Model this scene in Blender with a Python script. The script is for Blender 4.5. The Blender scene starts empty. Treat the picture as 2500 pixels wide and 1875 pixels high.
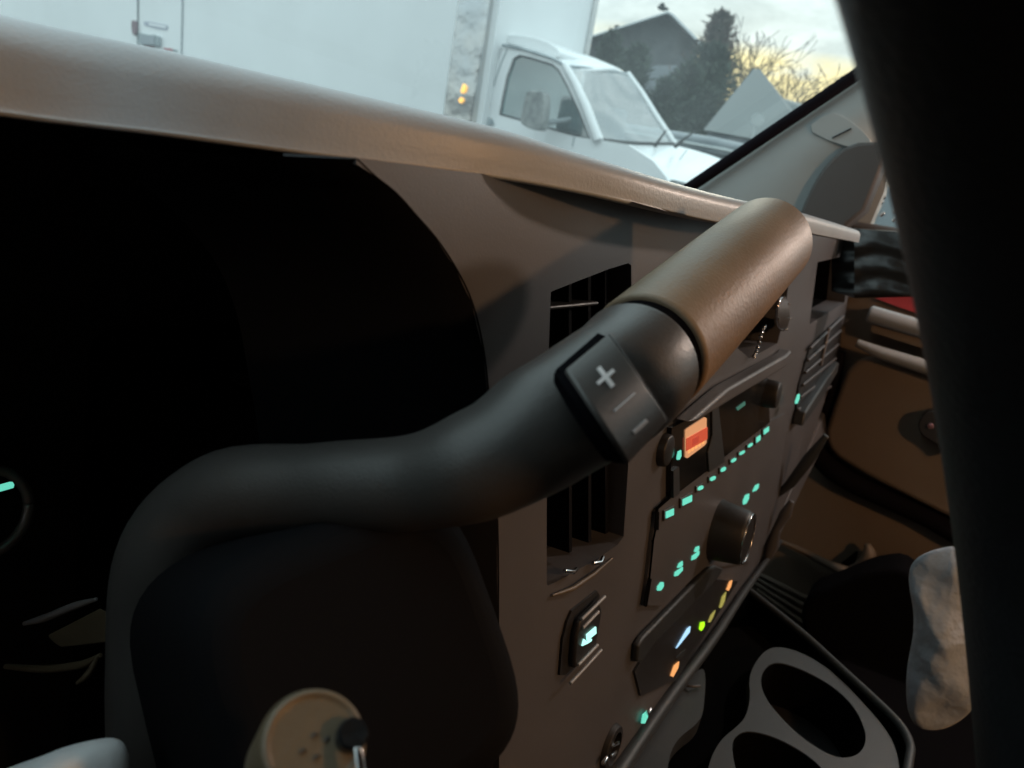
import bpy, bmesh, math, random
from mathutils import Vector, Matrix, noise
from mathutils.geometry import tessellate_polygon
random.seed(7)
scene = bpy.context.scene
C = scene.collection
# ------------------------------------------------------------------ frames
# Two right-handed frames share the lens as origin: CAB (x = to the passenger side, y = to the bonnet, z = up in
# the cab, which stands nose-level but leaning to its right on the verge) and WORLD (level ground, used outside).
F = 1819.0
def nrm(v): return Vector(v).normalized()
Xc = nrm((1080, 247, -1819)); Dn = Vector((-1442, -7090, -1819)); Dn -= Xc * Dn.dot(Xc); Zc = -Dn.normalized(); Yc = Zc.cross(Xc)
MI = Matrix((Xc, Yc, Zc))                              # lens frame -> cab frame
def lens(px, py): return Vector(((px - 1250) / F, -(py - 937.5) / F, -1.0))
HZ = lambda x: 345 + .18 * (x - 1500)
up = lens(2400, HZ(2400)).cross(lens(100, HZ(100))).normalized()
if up.y < 0: up = -up
Yo = (Yc - up * Yc.dot(up)).normalized(); Xo = Yo.cross(up)
MO = Matrix((Xo, Yo, up))                              # lens frame -> world frame
T = (MO @ MI.transposed()).to_4x4()                    # cab frame -> world frame
GROUND = -1.75
# ------------------------------------------------------------------ camera
cam = bpy.data.cameras.new('camera'); co = bpy.data.objects.new('camera', cam); C.objects.link(co)
co.matrix_world = MO.to_4x4()
cam.sensor_width = 36; cam.lens = 36 * F / 2500; cam.clip_start = .004; cam.clip_end = 3000
cam.dof.use_dof = True; cam.dof.focus_distance = .30; cam.dof.aperture_fstop = cam.lens / 1.4
scene.camera = co
# ------------------------------------------------------------------ world, sun, exposure
SUNV = (MO @ lens(1830, 215)).normalized()
sun_el = max(math.asin(SUNV.z), math.radians(4)); sun_az = math.atan2(SUNV.x, SUNV.y)
w = bpy.data.worlds.new('World'); scene.world = w; w.use_nodes = True
nt = w.node_tree; N = nt.nodes; L = nt.links; N.clear()
def nd(t, **k):
    n = N.new(t)
    for a, b in k.items(): setattr(n, a, b)
    return n
out = nd('ShaderNodeOutputWorld'); bg = nd('ShaderNodeBackground'); bg.inputs[1].default_value = .1
sky = nd('ShaderNodeTexSky', sky_type='NISHITA', sun_disc=False, sun_elevation=sun_el, sun_rotation=sun_az)
tc = nd('ShaderNodeTexCoord')
mp = nd('ShaderNodeMapping'); mp.inputs['Scale'].default_value = (1, 1, 2.6)
n1 = nd('ShaderNodeTexNoise'); n1.inputs['Scale'].default_value = 7.5; n1.inputs['Detail'].default_value = 7; n1.inputs['Roughness'].default_value = .58; n1.inputs['Distortion'].default_value = .35
rp = nd('ShaderNodeValToRGB'); e = rp.color_ramp.elements
e[0].position = .36; e[0].color = (3.3, 4.2, 4.4, 1); e[1].position = .62; e[1].color = (5.6, 6.6, 6.7, 1)
L.new(tc.outputs['Generated'], mp.inputs[0]); L.new(mp.outputs[0], n1.inputs[0]); L.new(n1.outputs[0], rp.inputs[0])
dot = nd('ShaderNodeVectorMath', operation='DOT_PRODUCT'); dot.inputs[1].default_value = SUNV
L.new(tc.outputs['Generated'], dot.inputs[0])
mr = nd('ShaderNodeMapRange'); mr.inputs[1].default_value = .972; mr.inputs[2].default_value = 1.0
L.new(dot.outputs['Value'], mr.inputs[0])
sep = nd('ShaderNodeSeparateXYZ'); L.new(tc.outputs['Generated'], sep.inputs[0])
mz = nd('ShaderNodeMapRange'); mz.inputs[1].default_value = .136; mz.inputs[2].default_value = .108
L.new(sep.outputs['Z'], mz.inputs[0])
n2 = nd('ShaderNodeTexNoise'); n2.inputs['Scale'].default_value = 13; n2.inputs['Detail'].default_value = 6
L.new(mp.outputs[0], n2.inputs[0])
mn = nd('ShaderNodeMapRange'); mn.inputs[1].default_value = .30; mn.inputs[2].default_value = .50; L.new(n2.outputs[0], mn.inputs[0])
m1 = nd('ShaderNodeMath', operation='MULTIPLY'); L.new(mr.outputs[0], m1.inputs[0]); L.new(mz.outputs[0], m1.inputs[1])
m2 = nd('ShaderNodeMath', operation='MULTIPLY'); L.new(m1.outputs[0], m2.inputs[0]); L.new(mn.outputs[0], m2.inputs[1])
m3 = nd('ShaderNodeMath', operation='MULTIPLY', use_clamp=True); L.new(m2.outputs[0], m3.inputs[0]); m3.inputs[1].default_value = 1.7
mx = nd('ShaderNodeMix', data_type='RGBA'); L.new(m3.outputs[0], mx.inputs[0]); L.new(rp.outputs[0], mx.inputs[6]); mx.inputs[7].default_value = (7.6, 6.7, 3.6, 1)
ma = nd('ShaderNodeMix', data_type='RGBA'); ma.inputs[0].default_value = .96; L.new(sky.outputs[0], ma.inputs[6]); L.new(mx.outputs[2], ma.inputs[7])
zg = nd('ShaderNodeMapRange'); zg.inputs[1].default_value = .12; zg.inputs[2].default_value = .9; zg.inputs[3].default_value = 1.0; zg.inputs[4].default_value = 2.3
L.new(sep.outputs['Z'], zg.inputs[0])
vm = nd('ShaderNodeVectorMath', operation='SCALE'); L.new(ma.outputs[2], vm.inputs[0]); L.new(zg.outputs[0], vm.inputs['Scale'])
L.new(vm.outputs[0], bg.inputs[0]); L.new(bg.outputs[0], out.inputs[0])
sl = bpy.data.lights.new('sun', 'SUN'); sl.energy = .5; sl.angle = math.radians(12); sl.color = (1, .86, .66)
so = bpy.data.objects.new('sun', sl); C.objects.link(so)
sv = Vector((math.sin(sun_az) * math.cos(sun_el), math.cos(sun_az) * math.cos(sun_el), math.sin(sun_el)))
so.rotation_euler = sv.to_track_quat('Z', 'Y').to_euler()
vs = scene.view_settings; vs.view_transform = 'Standard'; vs.look = 'None'; vs.exposure = .75; vs.gamma = 1; vs.use_curve_mapping = False
scene.render.engine = 'CYCLES'; scene.cycles.use_denoising = True; scene.cycles.max_bounces = 8
scene.cycles.sample_clamp_indirect = 4; scene.cycles.transparent_max_bounces = 12
# ------------------------------------------------------------------ materials
def mat(name, col, rough=.5, metal=0, emit=None, es=1, bump=0, bscale=300, var=0, vscale=8, coat=0, spec=.5, col2=None, sheen=0):
    m = bpy.data.materials.new(name); m.use_nodes = True; t = m.node_tree; b = t.nodes['Principled BSDF']
    b.inputs['Base Color'].default_value = (*col, 1); b.inputs['Roughness'].default_value = rough; b.inputs['Metallic'].default_value = metal
    b.inputs['Coat Weight'].default_value = coat; b.inputs['Specular IOR Level'].default_value = spec; b.inputs['Sheen Weight'].default_value = sheen
    if emit: b.inputs['Emission Color'].default_value = (*emit, 1); b.inputs['Emission Strength'].default_value = es
    tcn = t.nodes.new('ShaderNodeTexCoord')
    if var or col2:
        n = t.nodes.new('ShaderNodeTexNoise'); n.inputs['Scale'].default_value = vscale; n.inputs['Detail'].default_value = 5
        r = t.nodes.new('ShaderNodeValToRGB'); c2 = col2 or tuple(c * (1 - var) for c in col)
        r.color_ramp.elements[0].position = .35; r.color_ramp.elements[0].color = (*c2, 1)
        r.color_ramp.elements[1].position = .65; r.color_ramp.elements[1].color = (*col, 1)
        t.links.new(tcn.outputs['Object'], n.inputs[0]); t.links.new(n.outputs[0], r.inputs[0]); t.links.new(r.outputs[0], b.inputs['Base Color'])
        q = t.nodes.new('ShaderNodeMapRange'); q.inputs[3].default_value = max(.05, rough - .08); q.inputs[4].default_value = min(1, rough + .08)
        t.links.new(n.outputs[0], q.inputs[0]); t.links.new(q.outputs[0], b.inputs['Roughness'])
    if bump:
        n = t.nodes.new('ShaderNodeTexNoise'); n.inputs['Scale'].default_value = bscale; n.inputs['Detail'].default_value = 3
        u = t.nodes.new('ShaderNodeBump'); u.inputs['Strength'].default_value = bump; u.inputs['Distance'].default_value = .3 / bscale
        t.links.new(tcn.outputs['Object'], n.inputs[0]); t.links.new(n.outputs[0], u.inputs['Height']); t.links.new(u.outputs[0], b.inputs['Normal'])
    return m
def glassmat(name, tint, dirt, dcol=(.75, .82, .85), rough=.0, refl=.03):
    m = bpy.data.materials.new(name); m.use_nodes = True; t = m.node_tree; t.nodes.clear()
    o = t.nodes.new('ShaderNodeOutputMaterial'); tr = t.nodes.new('ShaderNodeBsdfTransparent'); tr.inputs[0].default_value = (*tint, 1)
    gl = t.nodes.new('ShaderNodeBsdfGlossy'); gl.inputs['Roughness'].default_value = rough
    tl = t.nodes.new('ShaderNodeBsdfTranslucent'); tl.inputs[0].default_value = (*dcol, 1)
    nz = t.nodes.new('ShaderNodeTexNoise'); nz.inputs['Scale'].default_value = 5; nz.inputs['Detail'].default_value = 6
    mrn = t.nodes.new('ShaderNodeMapRange'); mrn.inputs[1].default_value = .3; mrn.inputs[2].default_value = .75; mrn.inputs[3].default_value = dirt * .6; mrn.inputs[4].default_value = dirt * 1.5
    tcn = t.nodes.new('ShaderNodeTexCoord'); t.links.new(tcn.outputs['Object'], nz.inputs[0]); t.links.new(nz.outputs[0], mrn.inputs[0])
    a = t.nodes.new('ShaderNodeMixShader'); t.links.new(mrn.outputs[0], a.inputs[0]); t.links.new(tr.outputs[0], a.inputs[1]); t.links.new(tl.outputs[0], a.inputs[2])
    lw = t.nodes.new('ShaderNodeLayerWeight'); pw = t.nodes.new('ShaderNodeMath'); pw.operation = 'POWER'; pw.inputs[1].default_value = 6; t.links.new(lw.outputs['Facing'], pw.inputs[0])
    fr = t.nodes.new('ShaderNodeMath'); fr.operation = 'MULTIPLY_ADD'; fr.inputs[1].default_value = .35; fr.inputs[2].default_value = refl; t.links.new(pw.outputs[0], fr.inputs[0])
    b = t.nodes.new('ShaderNodeMixShader'); t.links.new(fr.outputs[0], b.inputs[0]); t.links.new(a.outputs[0], b.inputs[1]); t.links.new(gl.outputs[0], b.inputs[2])
    t.links.new(b.outputs[0], o.inputs[0]); return m
M = dict(
 dash=mat('dash_vinyl', (.33, .36, .395), .42, bump=.35, bscale=900, var=.12, vscale=25),
 panel=mat('panel_plastic', (.078, .077, .084), .48, bump=.2, bscale=1400, var=.15, vscale=14),
 dark=mat('dark_plastic', (.018, .018, .020), .45, bump=.2, bscale=1200, var=.3, vscale=20),
 black=mat('black_plastic', (.012, .012, .014), .55, bump=.15, bscale=800, var=.2),
 gloss=mat('gloss_black', (.012, .014, .016), .12, var=.3, vscale=30),
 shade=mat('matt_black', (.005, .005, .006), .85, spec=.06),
 boot=mat('boot_rubber', (.030, .030, .032), .6, bump=.2, bscale=900, var=.2, vscale=30),
 hood=mat('hood_black', (.03, .031, .034), .8, spec=.1),
 leather=mat('black_leather', (.016, .017, .019), .5, bump=.6, bscale=700, var=.3, vscale=30),
 grip=mat('lit_lever_plastic', (.20, .142, .092), .5, spec=.4, bump=.5, bscale=900, var=.16, vscale=60), lever=mat('shaded_lever_plastic', (.048, .044, .042), .42, bump=.45, bscale=1500, var=.12, vscale=40),  # one plastic: lamp light put into the grip colour, shade into the stalk's
 button=mat('button_plastic', (.06, .055, .052), .42, bump=.2, bscale=1500),
 mark=mat('white_paint', (.78, .74, .74), .5),
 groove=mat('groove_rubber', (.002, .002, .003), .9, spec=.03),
 teal=mat('teal_backlight', (.05, .3, .25), .4, emit=(.12, .58, .44), es=.7),
 teal2=mat('pale_teal_backlight', (.1, .3, .28), .4, emit=(.35, .78, .68), es=1.0),
 blue=mat('blue_backlight', (.1, .2, .3), .4, emit=(.32, .55, .78), es=.9),
 green=mat('green_lamp', (.1, .3, .02), .4, emit=(.35, .85, .01), es=1.0),
 amber=mat('amber_lamp', (.4, .2, .05), .4, emit=(.60, .26, .09), es=.9),
 olive=mat('olive_lamp', (.2, .2, .05), .4, emit=(.22, .20, .05), es=.8),
 peach=mat('peach_display', (.4, .2, .1), .4, emit=(.75, .36, .17), es=.42),
 redd=mat('red_display', (.3, .04, .02), .4, emit=(.36, .055, .025), es=.75),
 satin=mat('satin_metal', (.55, .52, .54), .35, .6),
 chrome=mat('chrome', (.62, .62, .63), .18, 1),
 tan=mat('tan_plastic', (.12, .09, .055), .5, bump=.3, bscale=600, var=.2, vscale=30),
 console=mat('console_plastic', (.025, .029, .033), .5, bump=.3, bscale=1000, var=.15, vscale=20),
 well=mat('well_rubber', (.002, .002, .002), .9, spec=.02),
 doorp=mat('door_panel', (.15, .115, .085), .55, bump=.3, bscale=500, var=.2, vscale=6),
 doorl=mat('door_ledge', (.22, .23, .24), .45, bump=.2, bscale=500),
 pillar=mat('pillar_trim', (.27, .29, .29), .6, bump=.4, bscale=900, var=.08, vscale=10),
 pilld=mat('brown_trim', (.05, .044, .042), .6, bump=.2, bscale=700),
 seal=mat('rubber_seal', (.006, .005, .007), .9, spec=.05),
 red=mat('red_reflector', (.40, .05, .06), .35, var=.15, vscale=40),
 fabric=mat('pale_fabric', (.38, .43, .50), .7, bump=.8, bscale=45, var=.08, vscale=22, sheen=.3),
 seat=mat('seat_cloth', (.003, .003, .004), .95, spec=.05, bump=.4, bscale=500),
 head=mat('headliner', (.06, .06, .06), .9, bump=.3, bscale=400),
 bag=mat('black_film', (.016, .017, .018), .34, bump=.12, bscale=30, var=.2),
 white=mat('white_truck_paint', (.77, .79, .80), .30, var=.10, vscale=.7, coat=.3),
 steel=mat('polished_steel', (.62, .58, .54), .24, 1, bump=.25, bscale=3, col2=(.50, .52, .54), vscale=2.0),
 tglass=glassmat('tinted_glass', (.55, .72, .72), .08, refl=.20), fglass=glassmat('reflective_windshield', (.5, .6, .62), .25, refl=.42, rough=.03),
 wglass=glassmat('windshield_glass', (.93, .98, .98), .085),
 sglass=glassmat('side_glass', (.9, .96, .96), .05),
 truckin=mat('truck_cabin', (.10, .12, .13), .7, col2=(.26, .30, .31), vscale=3),
 rubber=mat('rubber', (.02, .02, .02), .7),
 redtape=mat('red_tape', (.40, .10, .12), .4), greydecal=mat('grey_decal', (.20, .24, .26), .4, col2=(.33, .38, .40), vscale=12),
 mirror=mat('mottled_dark_plastic', (.10, .11, .11), .4, col2=(.22, .23, .22), vscale=14), lavdecal=mat('lavender_decal', (.34, .36, .44), .4), reddk=mat('dark_red_lamp', (.16, .09, .11), .3), amberl=mat('amber_marker', (.8, .35, .04), .3, emit=(.95, .50, .12), es=.9),
 roofm=mat('slate_roof', (.12, .125, .13), .8, bump=.6, bscale=3, var=.35, vscale=1.5), wall=mat('grey_siding', (.30, .33, .36), .8, var=.15, vscale=.6),
 trim=mat('white_trim', (.7, .74, .76), .6), pale=mat('pale_roof', (.15, .165, .165), .7, var=.1, vscale=.4),
 needle=mat('evergreen_needles', (.055, .080, .055), .8, col2=(.022, .034, .026), vscale=.9), needle2=mat('reddish_needles', (.13, .085, .075), .8, col2=(.05, .05, .04), vscale=1.2),
 bark=mat('bark', (.075, .062, .055), .9, var=.3, vscale=6), twig=mat('bare_twigs', (.05, .048, .042), .9),
 asphalt=mat('asphalt', (.055, .055, .058), .9, bump=.5, bscale=60, var=.3, vscale=1.2),
 carm=mat('grey_car_paint', (.20, .23, .25), .3, coat=.5, var=.1, vscale=2), winm=mat('dark_window', (.03, .035, .04), .1), bird=mat('dark_plumage', (.03, .03, .035), .7),
 signm=mat('pale_sign', (.42, .45, .45), .5), grass=mat('dull_grass', (.05, .06, .03), .95, bump=.6, bscale=20, var=.4, vscale=2),
 dome=mat('dome_lens', (.8, .6, .4), .4, emit=(1, .55, .25), es=3), cloth=mat('pale_cloth', (.62, .62, .63), .8, bump=.4, bscale=200, var=.1, vscale=20),
 carpet=mat('black_carpet', (.006, .006, .006), .95, bump=.5, bscale=500, var=.3, vscale=30),
)
# ------------------------------------------------------------------ object helpers
def tag(o, label=None, cat=None, group=None, kind=None):
    for k, v in (('label', label), ('category', cat), ('group', group), ('kind', kind)):
        if v: o[k] = v
    return o
BASE = {}
def thing(name, label, cat, base=(0, 0, 0), frame='cab', group=None):
    o = bpy.data.objects.new(name, None); o.empty_display_size = .05; C.objects.link(o)
    R = T if frame == 'cab' else Matrix.Identity(4)
    o.matrix_world = R @ Matrix.Translation(Vector(base)); BASE[o.name] = Vector(base)
    return tag(o, label, cat, group)
def obj(name, vf, m, parent=None, smooth=False, bevel=0, label=None, cat=None, group=None, kind=None, frame='cab', sub=0, angle=35):
    v, f = vf
    v = [Vector(p) for p in v]
    if parent is not None:
        b = BASE[parent.name]
    else:
        lo = Vector((min(p.x for p in v), min(p.y for p in v), min(p.z for p in v))); hi = Vector((max(p.x for p in v), max(p.y for p in v), max(p.z for p in v)))
        b = Vector(((lo.x + hi.x) / 2, (lo.y + hi.y) / 2, lo.z))
    me = bpy.data.meshes.new(name); me.from_pydata([p - b for p in v], [], f); me.update()
    bm = bmesh.new(); bm.from_mesh(me); bmesh.ops.remove_doubles(bm, verts=bm.verts, dist=1e-7); bmesh.ops.recalc_face_normals(bm, faces=bm.faces); bm.to_mesh(me); bm.free()
    me.materials.append(M[m] if isinstance(m, str) else m)
    o = bpy.data.objects.new(name, me); C.objects.link(o)
    if parent is not None:
        o.parent = parent; o.location = (0, 0, 0)
    else:
        R = T if frame == 'cab' else Matrix.Identity(4); o.matrix_world = R @ Matrix.Translation(b)
    BASE[o.name] = b
    if bevel:
        bv = o.modifiers.new('bevel', 'BEVEL'); bv.width = bevel; bv.segments = 3; bv.limit_method = 'ANGLE'; bv.angle_limit = math.radians(30)
    if sub:
        s = o.modifiers.new('sub', 'SUBSURF'); s.levels = sub; s.render_levels = sub
    if smooth:
        for p in me.polygons: p.use_smooth = True
    elif bevel:
        for p in me.polygons: p.use_smooth = True
        me.set_sharp_from_angle(angle=math.radians(angle)) if hasattr(me, 'set_sharp_from_angle') else None
    return tag(o, label, cat, group, kind)
def join(*vfs):
    V = []; Fc = []
    for v, f in vfs:
        n = len(V); V += list(v); Fc += [tuple(i + n for i in q) for q in f]
    return V, Fc
# ------------------------------------------------------------------ shapes
def rI(px, py): return MI @ lens(px, py)
def rO(px, py): return MO @ lens(px, py)
def P(px, py, ax, v, fr=rI): r = fr(px, py); return r * (v / r[ax])
def A(px, py, d, fr=rI): return fr(px, py) * d        # at a distance d along the lens axis
DN = Vector((0, -1, .1)).normalized(); DP = Vector((0, .11437, 0))
def D(px, py, off=0):
    r = rI(px, py); p = r * (DP.dot(DN) / r.dot(DN)); return p + DN * off
def plane_pt(px, py, p0, n, fr=rI): r = fr(px, py); return r * (Vector(p0).dot(n) / r.dot(n))
def prism(poly, n, t0, t1):
    n = Vector(n).normalized(); k = len(poly); a = [Vector(p) + n * t0 for p in poly]; b = [Vector(p) + n * t1 for p in poly]
    tri = tessellate_polygon([a])
    return a + b, [tuple(t) for t in tri] + [tuple(k + i for i in t) for t in tri] + [(i, (i + 1) % k, k + (i + 1) % k, k + i) for i in range(k)]
def ngon(poly, n, t0, t1):                                # same, with whole end faces (bevels cleanly)
    n = Vector(n).normalized(); k = len(poly); a = [Vector(p) + n * t0 for p in poly]; b = [Vector(p) + n * t1 for p in poly]
    return a + b, [tuple(range(k)), tuple(range(2 * k - 1, k - 1, -1))] + [(i, (i + 1) % k, k + (i + 1) % k, k + i) for i in range(k)]
def holed(outer, holes, n, t0, t1, depth=None):           # plate with real openings; depth: how far each opening's wall goes
    n = Vector(n).normalized(); loops = [outer] + holes
    fl = [Vector(p) for l in loops for p in l]
    tri = tessellate_polygon([[Vector(p) for p in l] for l in loops])
    V = [p + n * t0 for p in fl] + [p + n * t1 for p in fl]; k = len(fl)
    Fc = [tuple(t) for t in tri] + [tuple(k + i for i in t) for t in tri]; s = 0
    for l in loops:
        m = len(l); Fc += [(s + i, s + (i + 1) % m, k + s + (i + 1) % m, k + s + i) for i in range(m)]; s += m
    return V, Fc
def well(loop, n, t0, depth, shrink=.85):
    n = Vector(n).normalized(); c = sum((Vector(p) for p in loop), Vector()) / len(loop); k = len(loop)
    a = [Vector(p) + n * t0 for p in loop]; b = [c + (Vector(p) - c) * shrink - n * depth for p in loop]
    return a + b, [(i, (i + 1) % k, k + (i + 1) % k, k + i) for i in range(k)] + [tuple(range(k, 2 * k))]
def smoothpoly(pts, it=2):
    for _ in range(it):
        q = []
        for i in range(len(pts)):
            a = Vector(pts[i]); b = Vector(pts[(i + 1) % len(pts)]); q += [a * .75 + b * .25, a * .25 + b * .75]
        pts = q
    return pts
def ellipse(c, u, v, k=40): return [Vector(c) + Vector(u) * math.cos(2 * math.pi * i / k) + Vector(v) * math.sin(2 * math.pi * i / k) for i in range(k)]
def cat_rom(pts, rad, n=8):
    P_ = [Vector(p) for p in pts]; out = []; R_ = []
    for i in range(len(P_) - 1):
        p0 = P_[max(i - 1, 0)]; p1 = P_[i]; p2 = P_[i + 1]; p3 = P_[min(i + 2, len(P_) - 1)]
        for j in range(n):
            t = j / n
            out.append(.5 * ((2 * p1) + (p2 - p0) * t + (2 * p0 - 5 * p1 + 4 * p2 - p3) * t * t + (3 * p1 - p0 - 3 * p2 + p3) * t ** 3))
            R_.append(rad[i] + (rad[i + 1] - rad[i]) * (t * t * (3 - 2 * t)))
    out.append(P_[-1]); R_.append(rad[-1]); return out, R_
def tube(pts, rad, seg=24, round_ends=True, smooth_n=0):
    if smooth_n: pts, rad = cat_rom(pts, rad, smooth_n)
    pts = [Vector(p) for p in pts]
    if not hasattr(rad, '__len__'): rad = [rad] * len(pts)
    t0 = (pts[1] - pts[0]).normalized(); ref = t0.orthogonal().normalized(); V = []; Fc = []; rings = []
    P2 = list(pts); R2 = list(rad)
    if round_ends:
        for end in (0, -1):
            t = (pts[1] - pts[0]).normalized() if end == 0 else (pts[-1] - pts[-2]).normalized(); s = -1 if end == 0 else 1; r = rad[end]
            ex = [(pts[end] + t * s * r * .35 * math.sin(a), r * (.75 + .25 * math.cos(a))) for a in (.5, 1.0, 1.57)]
            if end == 0: P2 = [e[0] for e in reversed(ex)] + P2; R2 = [e[1] for e in reversed(ex)] + R2
            else: P2 += [e[0] for e in ex]; R2 += [e[1] for e in ex]
    for i, p in enumerate(P2):
        a = P2[max(i - 1, 0)]; b = P2[min(i + 1, len(P2) - 1)]; t = (b - a).normalized()
        ref = (ref - t * ref.dot(t)).normalized(); bi = t.cross(ref)
        rings.append(len(V)); V += [p + (ref * math.cos(2 * math.pi * j / seg) + bi * math.sin(2 * math.pi * j / seg)) * R2[i] for j in range(seg)]
    for i in range(len(rings) - 1):
        a, b = rings[i], rings[i + 1]; Fc += [(a + j, a + (j + 1) % seg, b + (j + 1) % seg, b + j) for j in range(seg)]
    Fc += [tuple(range(seg)), tuple(range(rings[-1], rings[-1] + seg))]
    return V, Fc
def loft(rings, closed=True, caps=True):
    k = len(rings[0]); V = [Vector(p) for r in rings for p in r]; Fc = []
    for i in range(len(rings) - 1):
        a = i * k; b = a + k
        for j in range(k if closed else k - 1): Fc.append((a + j, a + (j + 1) % k, b + (j + 1) % k, b + j))
    if caps and closed: Fc += [tuple(range(k)), tuple(range((len(rings) - 1) * k, len(rings) * k))]
    return V, Fc
def box(lo, hi):
    x0, y0, z0 = lo; x1, y1, z1 = hi
    v = [(x, y, z) for x in (x0, x1) for y in (y0, y1) for z in (z0, z1)]
    return v, [(0, 1, 3, 2), (4, 6, 7, 5), (0, 4, 5, 1), (2, 3, 7, 6), (0, 2, 6, 4), (1, 5, 7, 3)]
def lathe(c, ax, prof, seg=40):                           # prof: (distance along axis, radius)
    ax = Vector(ax).normalized(); u = ax.orthogonal().normalized(); v = ax.cross(u)
    rings = [[Vector(c) + ax * d + (u * math.cos(2 * math.pi * j / seg) + v * math.sin(2 * math.pi * j / seg)) * r for j in range(seg)] for d, r in prof]
    return loft(rings)
def Dq(pts, t0, t1): return ngon([D(*p) for p in pts], DN, t0, t1)
def Dp(pts, t0, t1): return prism([D(*p) for p in pts], DN, t0, t1)
def z4(a, b): return (1500 + a / 2.765, 900 + b / 2.765)
def z5(a, b): return (1300 + a / 2.011, 1100 + b / 2.011)
def z6(a, b): return (1300 + a / 3.16, 1350 + b / 3.16)

# ================================================================== DASHBOARD
dash = thing('dashboard', 'grey vinyl truck dashboard with rounded sky-lit top edge, radio, vents and teal lit buttons', 'dashboard', (.4, .12, -.3))
st = [((0, 42), (0, 289), .205), ((340, 108), (340, 322), .172), ((680, 187), (680, 370), .150), ((1076, 278), (1076, 416), .128), ((1250, 322), (1250, 440), .119),
      ((1349, 356), (1349, 456), .114), ((1498, 402), (1498, 486), .106), ((1597, 433), (1597, 512), .102), ((1700, 462), (1700, 536), .099), ((1796, 487), (1796, 552), .097), ((1920, 509), (1920, 560), .092), ((2000, 532), (2000, 575), .089), ((2086, 560), (2086, 590), .083)]
S_ = []
for (s, b, y) in st: S_.append((P(*s, 1, y), P(*b, 1, y - .075 * y)))
s0 = S_[0]
ext = [(s0[0] + Vector((-.62, .01, -.012)), s0[1] + Vector((-.62, .01, -.012))), (s0[0] + Vector((-.35, .03, -.003)), s0[1] + Vector((-.35, .03, -.003))), (s0[0] + Vector((-.12, .022, 0)), s0[1] + Vector((-.12, .022, 0)))]
S_ = ext + S_
# densify
S2 = []
for i in range(len(S_) - 1):
    for j in range(5):
        t = j / 5; S2.append((S_[i][0].lerp(S_[i + 1][0], t), S_[i][1].lerp(S_[i + 1][1], t)))
S2.append(S_[-1])
for _ in range(6): S2 = [S2[0]] + [((S2[i - 1][0] + 2 * S2[i][0] + S2[i + 1][0]) / 4, (S2[i - 1][1] + 2 * S2[i][1] + S2[i + 1][1]) / 4) for i in range(1, len(S2) - 1)] + [S2[-1]]
rings = []
for c, b in S2:
    h = c.z - b.z; r = min(h * .42, .011); pr = []
    yb = max(.42 - c.y, .2)
    pr += [c + Vector((0, yb, -.020)), c + Vector((0, yb * .6, -.006)), c + Vector((0, .05, -.0015)), c + Vector((0, .022, 0))]
    dy = c.y - b.y
    for a in range(8, 91, 9):
        an = math.radians(a); pr.append(c + Vector((0, -dy * .94 * math.sin(an), -h * .46 * (1 - math.cos(an)))))
    for k in (.6, .72, .82, .9, .96): pr.append(Vector((c.x, c.y - dy * (.94 + .06 * k), c.z - h * k)))
    pr += [b + Vector((0, .0012, .0008)), b + Vector((0, .004, -.0005)), b + Vector((0, .02, 0)), b + Vector((0, max(.405 - b.y, .05), -.001))]
    rings.append(pr)
obj('visor', loft(rings, closed=False), 'dash', dash, smooth=True)
# centre panel with real openings
ventA = smoothpoly([(1340, 715), (1360, 706), (1530, 640), (1545, 650), (1530, 1300), (1500, 1340), (1340, 1432), (1333, 1425)], 1)
ventA = [(p[0], p[1]) for p in [tuple(v) for v in [Vector((a[0], a[1], 0)) for a in ventA]]]
tray = [z5(480, 935), z5(500, 905), z5(830, 575), z5(870, 557), z5(925, 575), z5(935, 640), z5(690, 935), z5(500, 1030), z5(475, 1030)]
bin_ = [(1800, 850), (1830, 800), (1850, 730), (1925, 690), (1918, 760), (1898, 838), (1830, 875)]
cub = [(1996, 640), (2076, 622), (2062, 738), (1976, 792)]
slots = [[(1972, 838 + 37 * i - 4), (2046 - 8 * i, 780 + 40 * i), (2042 - 8 * i, 795 + 40 * i), (1968 - 6 * i, 856 + 37 * i)] for i in range(4)]
outer = [(1085, 414), (1250, 432), (1450, 478), (1600, 508), (1796, 545), (1920, 555), (2000, 566), (2086, 582), (2083, 640), (2072, 740), (2052, 850), (2020, 960), (1985, 1060), (1940, 1180), (1890, 1300), (1835, 1420), (1750, 1560), (1640, 1720), (1520, 1885), (1400, 2100), (1215, 2100), (1215, 1600), (1213, 1270), (1195, 1010), (1180, 860), (1152, 740), (1112, 655), (1062, 580), (1010, 520), (965, 470), (915, 430), (870, 400), (870, 385), (1020, 404)]
obj('centre_panel', holed([D(*p) for p in outer], [[D(*p) for p in l] for l in (ventA, bin_, cub)], DN, -.022, 0), 'panel', dash)
obj('panel_backing', prism([D(*p, -.0225) for p in [(1000, 380), (1700, 500), (2060, 575), (2040, 900), (1800, 1500), (1500, 2050), (1215, 2100), (1205, 1400)]], DN, -.03, -.025), 'black', dash)
le = [(870, 388), (915, 430), (965, 470), (1010, 520), (1062, 580), (1112, 655), (1152, 740), (1180, 860), (1195, 1010), (1213, 1270), (1215, 1600), (1215, 2100)]
obj('shadow_edge', loft([[D(p.x - a, p.y, o) for a, o in ((-2, .0003), (12, -.0012), (40, -.006), (95, -.020), (200, -.06))] for p in cat_rom([(x, y, 0) for x, y in le], [1] * len(le), 4)[0]], closed=False), 'shade', dash, smooth=True)  # black strip painted for the steering wheel's shadow arc beside the panel
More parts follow.
